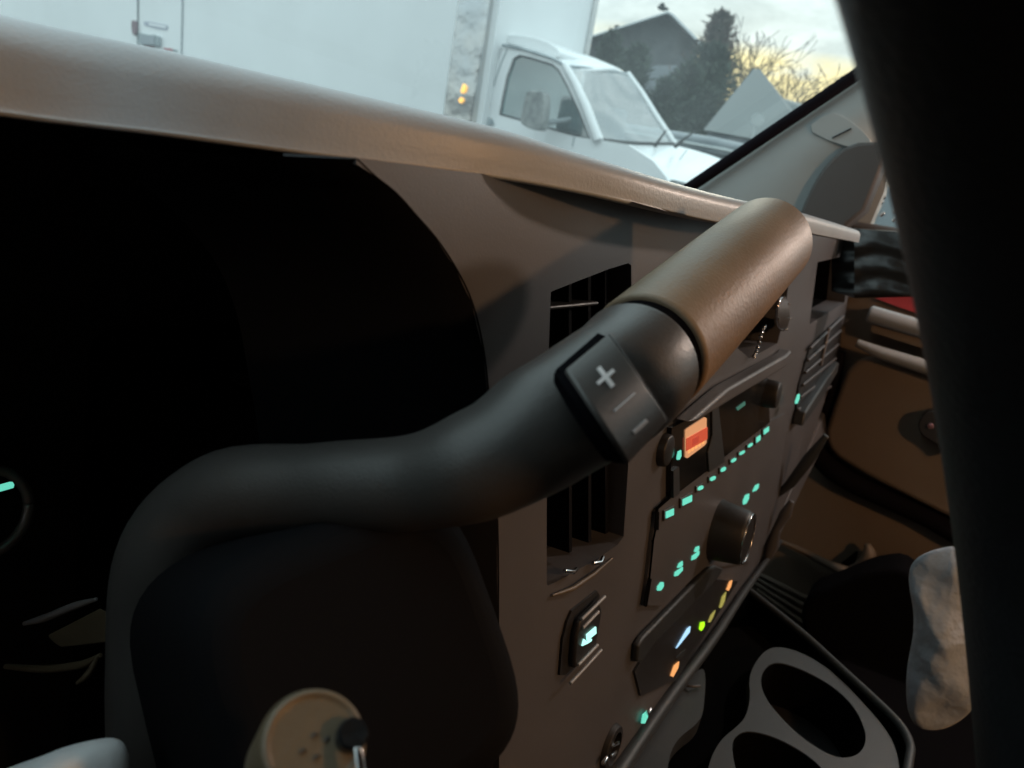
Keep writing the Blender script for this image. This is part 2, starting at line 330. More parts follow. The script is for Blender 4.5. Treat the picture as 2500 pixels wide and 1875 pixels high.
# driver-side centre vent: housing, vanes, frame
v1 = obj('vent', well([D(*p, -.0215) for p in ventA], DN, 0, .02, .95), 'black', dash)
for x0, x1 in ((1425, 1420), (1471, 1466), (1511, 1506)):
    obj('vane', ngon([D(x0, 650, -.006), D(x0 + 7, 650, -.006), D(x1 + 7, 1400 - (x1 - 1340) * .55, -.006), D(x1, 1404 - (x1 - 1340) * .55, -.006)], DN, -.012, 0), 'shade', v1)
obj('bar', ngon([D(1338, 752, -.003), D(1480, 738, -.003), D(1480, 748, -.003), D(1338, 764, -.003)], DN, -.01, 0), 'lever', v1, bevel=.0008)
obj('vent_lip_highlight', tube([D(1343, 1452, .001), D(1390, 1432, .002), D(1440, 1398, .002), D(1490, 1362, .001)], [.0005, .0011, .0010, .0004], 10), 'tan', v1, smooth=True)  # tan colour paints the warm highlight along the lip
obj('clip', tube([D(1368, 1390, .002), D(1384, 1391, .003), D(1396, 1386, .002)], .0010, 8), 'chrome', v1, smooth=True)
obj('clip', tube([D(1438, 1372, .002), D(1452, 1368, .003), D(1462, 1358, .002)], .0010, 8), 'chrome', v1, smooth=True)
# headlamp / dimmer rocker below the vent
sw = obj('rocker_switch', Dp([z6(*p) for p in [(285, 440), (480, 285), (500, 320), (495, 560), (440, 750), (235, 935), (192, 935), (215, 660), (250, 520)]], .0002, .0012), 'black', dash)
obj('rocker', Dq([z6(*p) for p in [(300, 500), (455, 350), (470, 430), (420, 720), (260, 870), (255, 800), (270, 620)]], .0012, .0045), 'dark', sw, bevel=.0012)
for a, b in (((300, 480), (480, 310)), ((310, 545), (430, 425)), ((275, 830), (425, 680)), ((215, 970), (455, 720))):
    obj('ridge', tube([D(*z6(*a), .0050), D(*z6(*b), .0050)], .0008, 8), 'dash', sw, smooth=True)
obj('lit_symbol', Dp([z6(*p) for p in [(340, 600), (412, 540), (415, 590), (345, 645)]], .0046, .0052), 'teal2', sw)
obj('lit_symbol', Dp([z6(*p) for p in [(318, 632), (345, 652), (380, 632), (378, 648), (345, 668), (303, 686)]], .0046, .0052), 'teal2', sw)
# bin over the radio, its lip
bn = obj('storage_bin', well([D(*p, -.0215) for p in bin_], DN, 0, .03, .9), 'black', dash)
obj('bin_lip', Dq([(1640, 1022), (1712, 962), (1740, 940), (1890, 862), (1902, 850), (1906, 872), (1886, 893), (1762, 962), (1660, 1020)], .0005, .010), 'panel', dash, bevel=.002)
# radio
rad = obj('radio', Dp([z4(*p) for p in [(350, 392), (1010, 60), (1025, 355), (345, 862)]], .0003, .003), 'gloss', dash)
obj('bezel', Dq([z4(*p) for p in [(345, 680), (385, 650), (390, 830), (348, 860)]], .003, .0045), 'console', rad)
obj('faceplate', Dq([z4(*p) for p in [(618, 255), (660, 235), (708, 620), (600, 690), (590, 560), (620, 440)]], .003, .0040), 'console', rad, bevel=.0004)
dsp = obj('display', Dq([z4(*p) for p in [(440, 408), (452, 396), (572, 320), (583, 327), (584, 488), (572, 508), (452, 594), (440, 588)]], .003, .0036), 'peach', rad)
obj('display_band', Dp([z4(*p) for p in [(439, 462), (584, 385), (584, 466), (439, 545)]], .0037, .0041), 'redd', dsp)
obj('display_glyph', Dp([z4(*p) for p in [(478, 462), (520, 440), (520, 482), (478, 508)]], .0042, .0044), mat('deep_red_display', (.2, .02, .02), .4, emit=(.24, .03, .015), es=1), dsp)
for i in range(5):
    x = 455 + 24 * i; obj('display_glyph', Dp([z4(x, 562 - 15 * i), z4(x + 13, 554 - 15 * i), z4(x + 13, 535 - 15 * i), z4(x, 543 - 15 * i)], .0037, .0040), 'amber', dsp)
obj('lit_symbol', Dp([z4(*p) for p in [(792, 258), (850, 215), (852, 238), (800, 276)]], .0031, .0035), mat('dim_green', (.02, .04, .03), .4, emit=(.02, .075, .055), es=1), rad)
kr = obj('knob', lathe(D(*z4(1000, 160), .0), DN, [(0, .0115), (.010, .0110), (.0125, .0100), (.0132, .008), (.0134, .001)], 36), 'dark', rad, smooth=False, bevel=.0003)
obj('lit_symbol', Dp([z4(*p) for p in [(1112, 200), (1128, 155), (1144, 150), (1142, 185), (1128, 214), (1113, 216)]], .0135, .0140), 'teal', kr)
kl = obj('knob', lathe(D(*z4(322, 545), .0), DN, [(0, .0090), (.003, .0086), (.004, .008), (.0045, .006), (.0047, .001)], 36), 'dark', rad, bevel=.0003)
obj('lit_symbol', Dp([z4(*p) for p in [(360, 585), (368, 545), (388, 535), (390, 575), (378, 598), (362, 600)]], .0048, .0053), 'teal', kl)
# heater / button panel
cl = obj('climate_panel', Dp([z4(*p) for p in [(268, 935), (345, 862), (1022, 362), (1140, 300), (1200, 560), (1000, 1180), (900, 1300), (700, 1330), (600, 1330), (300, 1590), (175, 1590), (235, 1100)]], .0002, .0022), 'panel', dash)
obj('shadow_gap', tube([D(*z4(*p), .0022) for p in [(1020, 358), (800, 520), (560, 705), (350, 858), (262, 935), (252, 1050), (232, 1150), (205, 1420), (185, 1590)]], .0009, 8), 'well', cl, smooth=True)
obj('gap', Dp([z4(*p) for p in [(250, 950), (272, 960), (268, 1080), (240, 1080)]], .0023, .0027), 'well', cl)
obj('gap', Dp([z4(*p) for p in [(200, 1400), (222, 1410), (192, 1590), (168, 1590)]], .0023, .0027), 'well', cl)
for x, y, wd, hh, sl in ((332, 965, 54, 44, -.42), (452, 878, 64, 42, -.45), (543, 795, 38, 26, -.4), (628, 732, 38, 26, -.4), (700, 671, 34, 26, -.45), (771, 610, 34, 22, -.5), (829, 560, 36, 20, -.5), (886, 509, 32, 20, -.6), (941, 467, 28, 34, -.7), (996, 411, 34, 32, -.7)):
    pts = [(x - wd / 2, y - hh / 2 - sl * wd / 2), (x + wd / 2, y - hh / 2 + sl * wd / 2), (x + wd / 2, y + hh / 2 + sl * wd / 2), (x - wd / 2, y + hh / 2 - sl * wd / 2)]
    bt = obj('button', Dq([z4(x + (a - x) * 1.32, y + (b - y) * 1.6) for a, b in pts], .0022, .0034), 'button', cl, bevel=.0003)
    pts = smoothpoly([(a, b, 0) for a, b in pts], 1) if 500 < x < 900 else [Vector((a, b, 0)) for a, b in pts]
    obj('lit_symbol', Dp([z4(p[0], p[1]) for p in pts], .0035, .0038), 'teal', bt)
def leaf(poly, par, m='teal', t=.0023):
    return obj('lit_symbol', Dp([z4(*p) for p in poly], t, t + .0005), m, par)
for poly in ([(912, 825), (930, 785), (955, 772), (952, 800), (935, 818)], [(848, 885), (862, 850), (888, 838), (886, 872), (868, 905), (848, 912)], [(768, 1172), (768, 1150), (785, 1105), (808, 1100), (808, 1130), (795, 1160), (780, 1175)],
             [(260, 1488), (262, 1462), (285, 1432), (303, 1432), (304, 1458), (285, 1488)], [(397, 1335), (408, 1308), (432, 1290), (434, 1318), (420, 1332)], [(377, 1392), (382, 1365), (434, 1330), (434, 1352), (400, 1388)],
             [(512, 1228), (524, 1198), (546, 1190), (546, 1212), (530, 1230)], [(494, 1285), (498, 1258), (548, 1222), (546, 1246), (522, 1275)]):
    leaf(poly, cl)
obj('push_button', lathe(D(*z4(872, 1060), .0022), DN, [(0, .006), (.003, .0058), (.004, .004), (.0041, .0005)], 24), 'console', cl, bevel=.0003)
kc = D(*z4(668, 1080), .002)
kb = obj('knob', lathe(kc, DN, [(0, .0225), (.004, .0215), (.020, .0195), (.0225, .018), (.0232, .016), (.0225, .015), (.0225, .001)], 48), 'dark', cl, bevel=.0003)
tr_ = []
for i in range(49):
    a = 2 * math.pi * i / 48; u = Vector((1, 0, 0)); v = DN.cross(u); tr_.append(kc + DN * .0228 + (u * math.cos(a) + v * math.sin(a)) * .0178)
obj('chrome_ring', tube(tr_, .0006, 8, round_ends=False), 'chrome', kb, smooth=True)
# lower tray and its row of small lamps
sc_ = obj('lower_tray', Dq([z5(*p) for p in [(478, 1025), (485, 945), (510, 905), (840, 572), (872, 556), (912, 572), (880, 625), (560, 945), (500, 1028)]], .0003, .0045), 'console', dash, bevel=.0015)
obj('tray_floor', Dp([z5(*p) for p in [(560, 960), (890, 630), (1000, 640), (700, 1120), (520, 1200), (490, 1080)]], .0003, .0016), 'dark', sc_)
for poly, m_ in (([(690, 965), (745, 870), (760, 858), (757, 885), (700, 955)], 'blue'), ([(806, 872), (812, 840), (830, 836), (829, 858), (815, 880)], 'green'), ([(940, 680), (955, 640), (968, 632), (962, 660), (950, 684)], 'amber'),
                 ([(663, 1100), (680, 1050), (705, 1030), (700, 1060), (675, 1105)], 'amber'), ([(905, 768), (918, 715), (938, 690), (930, 735), (915, 766)], 'olive'), ([(850, 838), (862, 805), (885, 780), (872, 815), (858, 838)], 'olive'),
                 ([(690, 1010), (735, 970), (740, 985), (700, 1022)], 'console'), ([(518, 1332), (525, 1290), (548, 1270), (550, 1300), (535, 1332)], 'teal')):
    obj('indicator_lamp', Dp([z5(*p) for p in poly], .0018, .0024), m_, dash)
pk = obj('power_socket', lathe(D(1488, 1822, 0), DN, [(0, .013), (.003, .012), (.0035, .009), (-.004, .008)], 30), 'black', dash, bevel=.0003)
for a, b in (((1478, 1812), (1492, 1806)), ((1475, 1838), (1486, 1828)), ((1455, 1856), (1464, 1842)), ((1567, 1735), (1573, 1725))):
    obj('metal_contact', tube([D(*a, .004), D(*b, .004)], .0012, 8), 'chrome', pk, smooth=True)
# passenger-side end of the panel: cubby, slatted vent, edge moulding
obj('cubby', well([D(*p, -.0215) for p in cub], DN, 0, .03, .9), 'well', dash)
v2 = obj('vent', Dp([(1972, 850), (2052, 772), (2046, 880), (1990, 985), (1938, 1010), (1946, 940)], .0003, .002), 'black', dash)
for i in range(6):
    a = (1968 - 6 * i, 848 + 30 * i); b = (2050 - 6 * i, 772 + 34 * i)
    obj('slat', tube([D(*a, .004), D(*b, .004)], .0016, 8), 'panel', v2, smooth=True)
obj('slat_link', tube([D(2012, 800, .005), D(1992, 890, .005)], .002, 8), 'panel', v2, smooth=True)
obj('grab_ledge', Dq([(1930, 1035), (1938, 1000), (1990, 925), (2024, 880), (2020, 905), (1978, 972)], .0005, .012), 'console', dash, bevel=.002)
edge = [(2086, 590, .74), (2090, 660, .76), (2086, 740, .80), (2070, 830, .82), (2035, 950, .82), (1990, 1060, .80), (1945, 1160, .78), (1895, 1285, .76), (1850, 1385, .74)]
edge2 = [(2110, 590, .72), (2130, 660, .76), (2137, 740, .80), (2114, 850, .83), (2066, 960, .83), (2015, 1080, .82), (1960, 1190, .80), (1908, 1300, .78), (1858, 1400, .76)]
ra = [D(x, y, .001) for x, y, X_ in edge]
rb = [P(x2, y2, 0, a.x + .035) for a, (x2, y2, _) in zip(ra, edge2)]
obj('end_moulding', loft([[a, b, b + Vector((.004, .006, 0)), a + Vector((0, .006, 0))] for a, b in zip(ra, rb)]), 'panel', dash, bevel=.0015)
obj('end_highlight', tube([P(x, y, 0, .78) for x, y in ((2016, 1065), (1975, 1120), (1930, 1180), (1892, 1215))], [.003, .006, .005, .002], 12), 'console', dash, smooth=True)
obj('end_hook', tube([P(x, y, 0, .76) for x, y in ((1932, 1225), (1918, 1255), (1896, 1290), (1885, 1330), (1868, 1375))], [.003, .006, .004, .007, .003], 12), 'panel', dash, smooth=True)
# glossy black passenger trim to the right of the post
bt_ = [[P(x, y, 0, .86) + Vector((0, dy, 0)) for x, y in ((2086, 556), (2150, 552), (2262, 572))] for dy in (0,)]
rows = []
for j in range(15):
    t = j / 14; rows.append([P(2086 + (2262 - 2086) * i / 14, (558 + 14 * i / 14) * (1 - t) + (728 - 4 * i / 14) * t, 0, .86 + .003 * math.sin(j * 1.3 + math.sin(i * .35) * 1.3) + .003 * noise.noise((i * .35, j * .9, 3))) for i in range(15)])
vv, ff = loft(rows, closed=False)
n0 = len(vv); back = [v + Vector((.05, .03, 0)) for v in vv]
obj('passenger_trim', (vv + back, ff + [tuple(n0 + q for q in f) for f in ff] + [(i, i + 1, n0 + i + 1, n0 + i) for i in range(14)] + [(14 * 15 + i, 14 * 15 + i + 1, n0 + 14 * 15 + i + 1, n0 + 14 * 15 + i) for i in range(14)]), 'bag', dash, smooth=True)
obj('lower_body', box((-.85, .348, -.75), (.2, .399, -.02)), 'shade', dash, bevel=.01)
obj('dash_back', box((-.95, .40, -.75), (1.02, .425, -.0075)), 'black', dash)
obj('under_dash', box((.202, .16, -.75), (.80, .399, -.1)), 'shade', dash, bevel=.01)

# ================================================================== INSTRUMENT CLUSTER (behind the wheel, in deep shade)
ic = thing('instrument_cluster', 'dark instrument cluster under the dashboard hood with one round chrome-rimmed gauge', 'gauge', (0, .27, -.2))
obj('housing', box((-.45, .335, -.45), (.62, .345, .017)), 'hood', ic)  # its black also stands in for the wheel's shadow over the cluster
gc = A(-62, 1250, .30)
gax = Vector((0, -1, .15)).normalized()
gr = 112 / F * .30
g = obj('gauge', lathe(gc, gax, [(-.012, gr * .9), (-.002, gr * .9), (-.0015, .001)], 48), 'black', ic)
u = Vector((1, 0, 0)); v = gax.cross(u)
obj('gauge_rim', tube([gc + gax * .004 + (u * math.cos(2 * math.pi * i / 64) + v * math.sin(2 * math.pi * i / 64)) * gr for i in range(65)], .0022, 12, False), 'satin', g, smooth=True)
obj('lit_mark', tube([A(-8, 1194, .285), A(27, 1184, .285)], .0014, 6), 'teal', g)
obj('lens_edge', tube([A(60, 1522, .27), A(110, 1508, .262), A(180, 1480, .255), A(235, 1463, .25)], [.0008, .0014, .0013, .0006], 10, True, 6), 'satin', ic, smooth=True)
obj('lower_trim', ngon([A(125, 1560, .26), A(262, 1490, .25), A(262, 1572, .25), A(150, 1582, .26)], DN, -.004, .0), 'tan', ic, bevel=.001)
obj('lower_rim', tube([A(15, 1627, .27), A(110, 1633, .262), A(200, 1622, .255), A(245, 1600, .25)], [.0010, .0014, .0014, .0008], 10, True, 6), 'tan', ic, smooth=True)
obj('lower_rim', tube([A(240, 1600, .25), A(215, 1645, .25), A(188, 1668, .25)], [.0006, .0012, .0006], 10, True, 6), 'tan', ic, smooth=True)

# ================================================================== STEERING COLUMN
colm = thing('steering_column', 'black steering column shroud with tan ignition lock below the gear lever', 'steering column', (.12, .1, -.25))
c0 = A(690, 1580, .240); c1 = A(925, 1640, .160); ax = (c1 - c0).normalized()
rr = []
for i in range(16):
    t = i / 15; c = c0.lerp(c1, t); r = .047 - .014 * t
    if i == 0: r *= .93
    if i == 15: r *= .86
    uu = Vector((1, 0, 0)); uu = (uu - ax * uu.dot(ax)).normalized(); vv_ = ax.cross(uu)
    rr.append([c + (uu * math.copysign(abs(math.cos(a)) ** .5, math.cos(a)) + vv_ * math.copysign(abs(math.sin(a)) ** .5, math.sin(a)) * 1.0) * r for a in [2 * math.pi * j / 48 for j in range(48)]])
obj('shroud', loft(rr), 'shade', colm, bevel=.003)
ig = A(775, 1800, .118); ign_n = (-rI(775, 1800)).normalized()
ign_n = (ign_n + Vector((.25, 0, .2))).normalized()
il = obj('ignition_lock', lathe(ig - ign_n * .012, ign_n, [(-.006, .0088), (.008, .0088), (.0098, .0082), (.0102, .0074), (.0096, .0068), (.0094, .0008)], 48), 'tan', colm, bevel=.0003)
kp = plane_pt(863, 1790, ig, ign_n)
obj('key_slot', lathe(kp - ign_n * .0025, ign_n, [(0, .0026), (.0022, .0026), (.0028, .0022), (.0026, .0004)], 28), 'gloss', il)
for (x, y) in ((740, 1830), (775, 1845), (800, 1800), (770, 1790)):
    q = plane_pt(x, y, ig, ign_n) - ign_n * .0023
    obj('lock_marking', tube([q, q + Vector((.0006, 0, .0004)), q + Vector((.0012, 0, -.0002))], .00022, 6), 'dark', il)
key = thing('ignition_key', 'bright metal key in the tan ignition lock at the bottom of the picture', 'key', tuple(kp))
kb_ = [plane_pt(x, y, ig + ign_n * .001, ign_n) for x, y in ((862, 1828), (880, 1826), (890, 1880), (893, 1960), (868, 1960), (868, 1880))]
obj('blade', ngon(kb_, ign_n, 0, .0008), 'chrome', key, bevel=.0002)
obj('blade_groove', tube([plane_pt(873, 1832, ig + ign_n * .002, ign_n), plane_pt(880, 1950, ig + ign_n * .002, ign_n)], .00018, 6), 'groove', key)

# ================================================================== GEAR LEVER
gl_ = thing('gear_lever', 'black column gear lever with a thick cylindrical grip and plus and minus rocker button', 'gear lever', tuple(A(450, 1190, .2)))
H1 = A(1570, 872, .190); H2 = A(1872, 590, .268); hx = (H2 - H1).normalized(); HR = .0160
pts = [A(392, 2060, .212), A(396, 1640, .206), A(424, 1370, .200), A(540, 1222, .192), A(780, 1190, .180), A(1010, 1178, .170), A(1195, 1122, .164), A(1340, 1035, .167), H1 - hx * .017, H1 - hx * .003]
pts[-1] = H1 - hx * .0042
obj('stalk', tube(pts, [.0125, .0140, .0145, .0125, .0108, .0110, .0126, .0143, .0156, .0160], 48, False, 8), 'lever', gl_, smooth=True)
obj('grip', lathe(H1, hx, [(.0018, .0140), (.0019, .0156), (.0026, .0162), (.02, .0163), (.06, .0163), ((H2 - H1).length - .001, .0160), ((H2 - H1).length + .0012, .0152), ((H2 - H1).length + .0022, .0138), ((H2 - H1).length + .0024, .001)], 64), 'grip', gl_, smooth=False, bevel=.0004)
obj('groove', lathe(H1, hx, [(-.0055, .0140), (-.0054, .0147), (.0022, .0147), (.0024, .0140)], 48), 'groove', gl_)
def on_cyl(px, py, off=0):
    d = rI(px, py).normalized(); a = d - hx * d.dot(hx); o_ = -H1 + hx * H1.dot(hx)
    R = HR - .0002; qa = a.dot(a); qb = 2 * a.dot(o_); qc = o_.dot(o_) - R * R; di = qb * qb - 4 * qa * qc
    t = (-qb - math.sqrt(max(di, 0))) / (2 * qa); p = d * t
    n = (p - H1) - hx * (p - H1).dot(hx); n.normalize(); return H1 + hx * (p - H1).dot(hx) + n * (R + off), n
def cyl_patch(poly, t0, t1, div=10):                       # quad patch wrapped on the grip
    (a, b, c, d) = [Vector((p[0], p[1], 0)) for p in poly]; lo = []; hi = []
    for i in range(div + 1):
        r0 = []; r1 = []
        for j in range(div + 1):
            s, t = i / div, j / div
            # rounded-corner remap
            p = (a.lerp(b, s)).lerp(d.lerp(c, s), t)
            q, n = on_cyl(p.x, p.y); r0.append(q + n * t0); r1.append(q + n * t1)
        lo.append(r0); hi.append(r1)
    V = [p for r in lo for p in r] + [p for r in hi for p in r]; k = div + 1; n_ = k * k; Fc = []
    for i in range(div):
        for j in range(div):
            q = (i * k + j, (i + 1) * k + j, (i + 1) * k + j + 1, i * k + j + 1); Fc += [q, tuple(n_ + x for x in q)]
    ring = [j for j in range(k)] + [i * k + div for i in range(1, k)] + [div * k + j for j in range(div - 1, -1, -1)] + [i * k for i in range(div - 1, 0, -1)]
    m_ = len(ring); Fc += [(ring[i], ring[(i + 1) % m_], n_ + ring[(i + 1) % m_], n_ + ring[i]) for i in range(m_)]
    return V, Fc
def bz(a, b): return (1250 + a / 2.7644, 600 + b / 2.7644)
btn = obj('rocker_button', cyl_patch([bz(352, 868), bz(640, 628), bz(1018, 1172), bz(745, 1460)], -.002, .0014, 12), 'button', gl_, bevel=.0006)
obj('button_gap', cyl_patch([bz(283, 868), bz(352, 868), bz(760, 1465), bz(690, 1462)], -.002, .0004, 12), 'groove', gl_)
obj('button_gap', cyl_patch([bz(292, 850), bz(580, 600), bz(655, 632), bz(352, 880)], -.002, .0004, 12), 'groove', gl_)
obj('button_edge', tube([on_cyl(*bz(x, y), .0012)[0] for x, y in ((650, 632), (700, 690), (760, 790), (860, 940), (960, 1085), (1018, 1172))], .00022, 6), 'lever', gl_, smooth=True)
def cyl_bar(p, q, wd, off=.0015):
    p = Vector((*p, 0)); q = Vector((*q, 0)); d = (q - p).normalized(); n = Vector((-d.y, d.x, 0)) * wd
    return cyl_patch([bz(*(p + n).xy), bz(*(q + n).xy), bz(*(q - n).xy), bz(*(p - n).xy)], off - .0002, off + .00012, 3)
obj('plus_mark', join(cyl_bar((555, 962), (662, 872), 12), cyl_bar((565, 858), (652, 978), 14, .00155)), 'mark', btn)
obj('line_mark', cyl_bar((652, 1135), (792, 1010), 4), 'mark', btn)
obj('minus_mark', cyl_bar((775, 1262), (868, 1178), 11), 'mark', btn)

# ================================================================== STEERING WHEEL
sw_c = Vector((-.0048, -.046, -.131)); tilt = .344; az = -.085
sn = Vector((math.sin(az) * math.cos(tilt), -math.cos(az) * math.cos(tilt), math.sin(tilt)))
su = Vector((0, 0, 1)).cross(sn).normalized(); svv = sn.cross(su)
wheel = thing('steering_wheel', 'black leather steering wheel rim, blurred and very close along the right side', 'steering wheel', tuple(sw_c))
obj('rim', tube([sw_c + (su * math.cos(2 * math.pi * i / 120) + svv * math.sin(2 * math.pi * i / 120)) * .195 for i in range(121)], .0157, 36, False), 'leather', wheel, smooth=True)
obj('hub', lathe(sw_c - sn * .02 , sn, [(-.01, .05), (.005, .062), (.02, .06), (.028, .045), (.03, .001)], 40), 'leather', wheel, bevel=.001)
for a in (-18, 198, 270):
    d = su * math.cos(math.radians(a)) + svv * math.sin(math.radians(a))
    obj('spoke', tube([sw_c + d * .05 - sn * .012, sw_c + d * .12 - sn * .01, sw_c + d * .185], [.014, .012, .012], 16, True, 4), 'leather', wheel, smooth=True)

# ================================================================== FLOOR CONSOLE
ZC = -.31
def K(px, py, z=ZC): return P(px, py, 2, z)
con = thing('floor_console', 'dark grey console between the seats with two deep round cup holders', 'console', (.55, 0, -.7))
rim_px = [(1825, 1438), (1957, 1544), (2044, 1623), (2134, 1706), (2194, 1766), (2221, 1815), (2219, 1860), (2190, 2010)]
dash_px = [(1500, 1900), (1560, 1810), (1640, 1695), (1740, 1562), (1812, 1452)]
fl = [K(*p, -.345) for p in rim_px] + [K(1500, 2010, -.345)] + [K(*p, -.345) for p in dash_px]
obj('floor', prism(fl, (0, 0, 1), -.02, 0), 'dark', con)
inner = [(x - 34, y + 30) for x, y in rim_px]
rim_r = [K(x, y, ZC + .004) for x, y in rim_px]
obj('rim', tube(rim_r, [.0030] * len(rim_r), 14, True, 5), 'console', con, smooth=True)
wl = [[K(*p, ZC + .003), K(*p, -.42)] for p in rim_px]
obj('side_wall', loft([[a, a + Vector((.006, 0, 0)), b + Vector((.006, 0, 0)), b] for a, b in wl]), 'dark', con)
obj('front_edge', tube([K(x, y, ZC + .006) for x, y in [(1390, 2060)] + dash_px + [(1856, 1390), (1905, 1322)]], [.006, .0055, .005, .0045, .004, .0035, .003, .0025], 14, True, 4), 'console', con, smooth=True)
def kp_(a, b): return (1780 + a / 2.654, 1250 + b / 2.654)
h1 = smoothpoly([K(*kp_(*p)) for p in [(205, 1060), (255, 985), (345, 972), (520, 1040), (690, 1140), (820, 1270), (888, 1420), (885, 1510), (830, 1580), (720, 1598), (600, 1550), (430, 1430), (270, 1260), (210, 1150)]], 2)
h2 = smoothpoly([K(*kp_(*p)) for p in [(8, 1500), (70, 1425), (170, 1420), (330, 1470), (520, 1580), (640, 1700), (700, 1850), (560, 1980), (300, 1950), (60, 1750)]], 2)
out_ = smoothpoly([K(*kp_(*p)) for p in [(128, 1080), (165, 980), (240, 890), (330, 870), (470, 910), (640, 1010), (760, 1120), (870, 1240), (960, 1340), (1050, 1460), (1100, 1600), (1120, 1900), (1100, 2250), (200, 2250), (-150, 1900), (-140, 1640), (-60, 1480), (40, 1400), (110, 1330), (140, 1200)]], 2)
obj('cup_plate', holed(out_, [h1, h2], (0, 0, 1), -.010, 0), 'console', con)
for h in (h1, h2):
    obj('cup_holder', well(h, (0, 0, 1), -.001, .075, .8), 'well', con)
lp = smoothpoly([K(*p) for p in [z6(1340, 870), z6(1325, 1200), z6(1285, 1310), z6(1130, 1420), z6(1050, 1560), z6(1020, 1900), z6(600, 1900), z6(850, 1500), z6(1050, 1200), z6(1240, 930)]], 2)
obj('side_tray', prism(lp, (0, 0, 1), -.012, 0), 'console', con)
obj('pull_tab', tube([K(*z6(1190, 1024), ZC + .002), K(*z6(1240, 1030), ZC + .004), K(*z6(1290, 1026), ZC + .002)], .001, 8), 'panel', con, smooth=True)
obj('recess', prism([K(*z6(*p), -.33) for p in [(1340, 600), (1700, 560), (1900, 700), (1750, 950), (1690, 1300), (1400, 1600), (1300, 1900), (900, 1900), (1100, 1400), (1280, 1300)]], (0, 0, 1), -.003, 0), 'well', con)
obj('pedestal', box((.36, -.42, -1.0), (.60, .06, -.43)), 'black', con, bevel=.01)

# ================================================================== PASSENGER DOOR
XD = 1.05
def O(px, py, x=XD): return P(px, py, 0, x)
door = thing('passenger_door', 'brown passenger door with pale ledges, black pull handle and map pocket', 'door', (XD, -.3, -.75))
nx = Vector((-1, 0, 0))
obj('door_panel', box((XD + .012, -.95, -.75), (XD + .06, .36, -.03)), 'doorp', door)
obj('top_ledge', prism([O(2135, 752), O(2262, 790), O(2262, 820), O(2500, 900), O(2500, 940), O(2262, 850), O(2130, 808)], nx, -.012, .02), 'doorp', door)
obj('top_edge', tube([O(2128, 768, XD - .02), O(2180, 783, XD - .02), O(2260, 806, XD - .02), O(2520, 885, XD - .02)], .011, 14), 'doorl', door, smooth=True)
obj('arm_edge', tube([O(2095, 838, XD - .03), O(2150, 862, XD - .03), (O(2250, 893, XD - .03)), O(2520, 985, XD - .03)], [.005, .008, .009, .009], 14), 'doorl', door, smooth=True)
rx = smoothpoly([O(*p) for p in [(2092, 852), (2260, 905), (2520, 1000), (2520, 1330), (2330, 1262), (2220, 1205), (2110, 1150), (2010, 1085), (2040, 980)]], 2)
obj('upper_trim', ngon(rx, nx, -.012, .018), 'doorp', door, bevel=.006)
obj('trim_gap', tube([O(x, y, XD - .002) for x, y in ((2052, 860), (2030, 960), (1998, 1060), (2000, 1110), (2060, 1165), (2160, 1215), (2260, 1260), (2335, 1300), (2450, 1360))], [.006, .008, .010, .014, .014, .013, .013, .014, .014], 14, True, 4), 'seal', door, smooth=True)
hd = obj('door_handle', ngon(smoothpoly([O(*p, XD - .03) for p in [(2240, 1030), (2262, 1000), (2300, 1000), (2330, 1060), (2325, 1120), (2290, 1080), (2250, 1060)]], 2), nx, -.02, .012), 'black', door, bevel=.003)
obj('lock_marker', lathe(O(2272, 1040, XD - .044), nx, [(0, .0035), (.002, .003), (.0025, .001)], 20), 'reddk', hd)
obj('reflector', prism([O(2136, 728), O(2262, 722), O(2262, 772), O(2200, 752)], nx, -.01, -.002), 'red', door)
pcr = [O(*p, XD - .01) for p in ((1905, 1322), (1960, 1345), (2010, 1372), (2060, 1395), (2085, 1398), (2110, 1385), (2122, 1355), (2118, 1330))]
pc = obj('map_pocket', tube(pcr, [.003, .004, .005, .008, .011, .012, .009, .004], 14, True, 4), 'doorp', door, smooth=True)
obj('pocket_opening', ngon(smoothpoly([O(*p, XD - .004) for p in [(2048, 1378), (2070, 1362), (2096, 1340), (2092, 1365), (2078, 1388)]], 1), nx, 0, .003), 'well', pc)
for i in range(6):
    a = (1838 + 4 * i, 1395 + 15 * i); b = (1990 - 8 * i, 1470 + 18 * i)
    obj('speaker_rib', tube([O(*a, XD + .004), O(*b, XD + .004)], .004, 8), 'doorp', door, smooth=True)
obj('window_frame', prism([O(*p) for p in [(2078, 566), (2176, 330), (2196, 330), (2160, 470), (2122, 560)]], nx, -.03, .01), 'pillar', door)
wy0, wy1 = -.85, .11
obj('frame_post', box((XD - .01, -.95, -.03), (XD + .04, -.85, .42)), 'pilld', door)
obj('window_pane', ([Vector((XD + .02, .12, .02)), Vector((XD + .02, -.85, .02)), Vector((XD + .02, -.85, .40)), Vector((XD + .02, .02, .40))], [(0, 1, 2, 3)]), 'sglass', door)
obj('sill', tube([O(2085, 560, XD - .01), O(2245, 584, XD - .01), Vector((XD - .01, -.85, .02))], .010, 12), 'pilld', door, smooth=True)
# chrome beads standing in for bright glints in the side window
for (x, y) in ((2152, 487), (2145, 500), (2150, 527), (2183, 518), (2192, 517), (2190, 545), (2180, 540)):
    q = O(x, y, XD + .016); obj('window_glint', tube([q, q + Vector((0, -.003, .004))], .0022, 8), 'chrome', door, smooth=True)

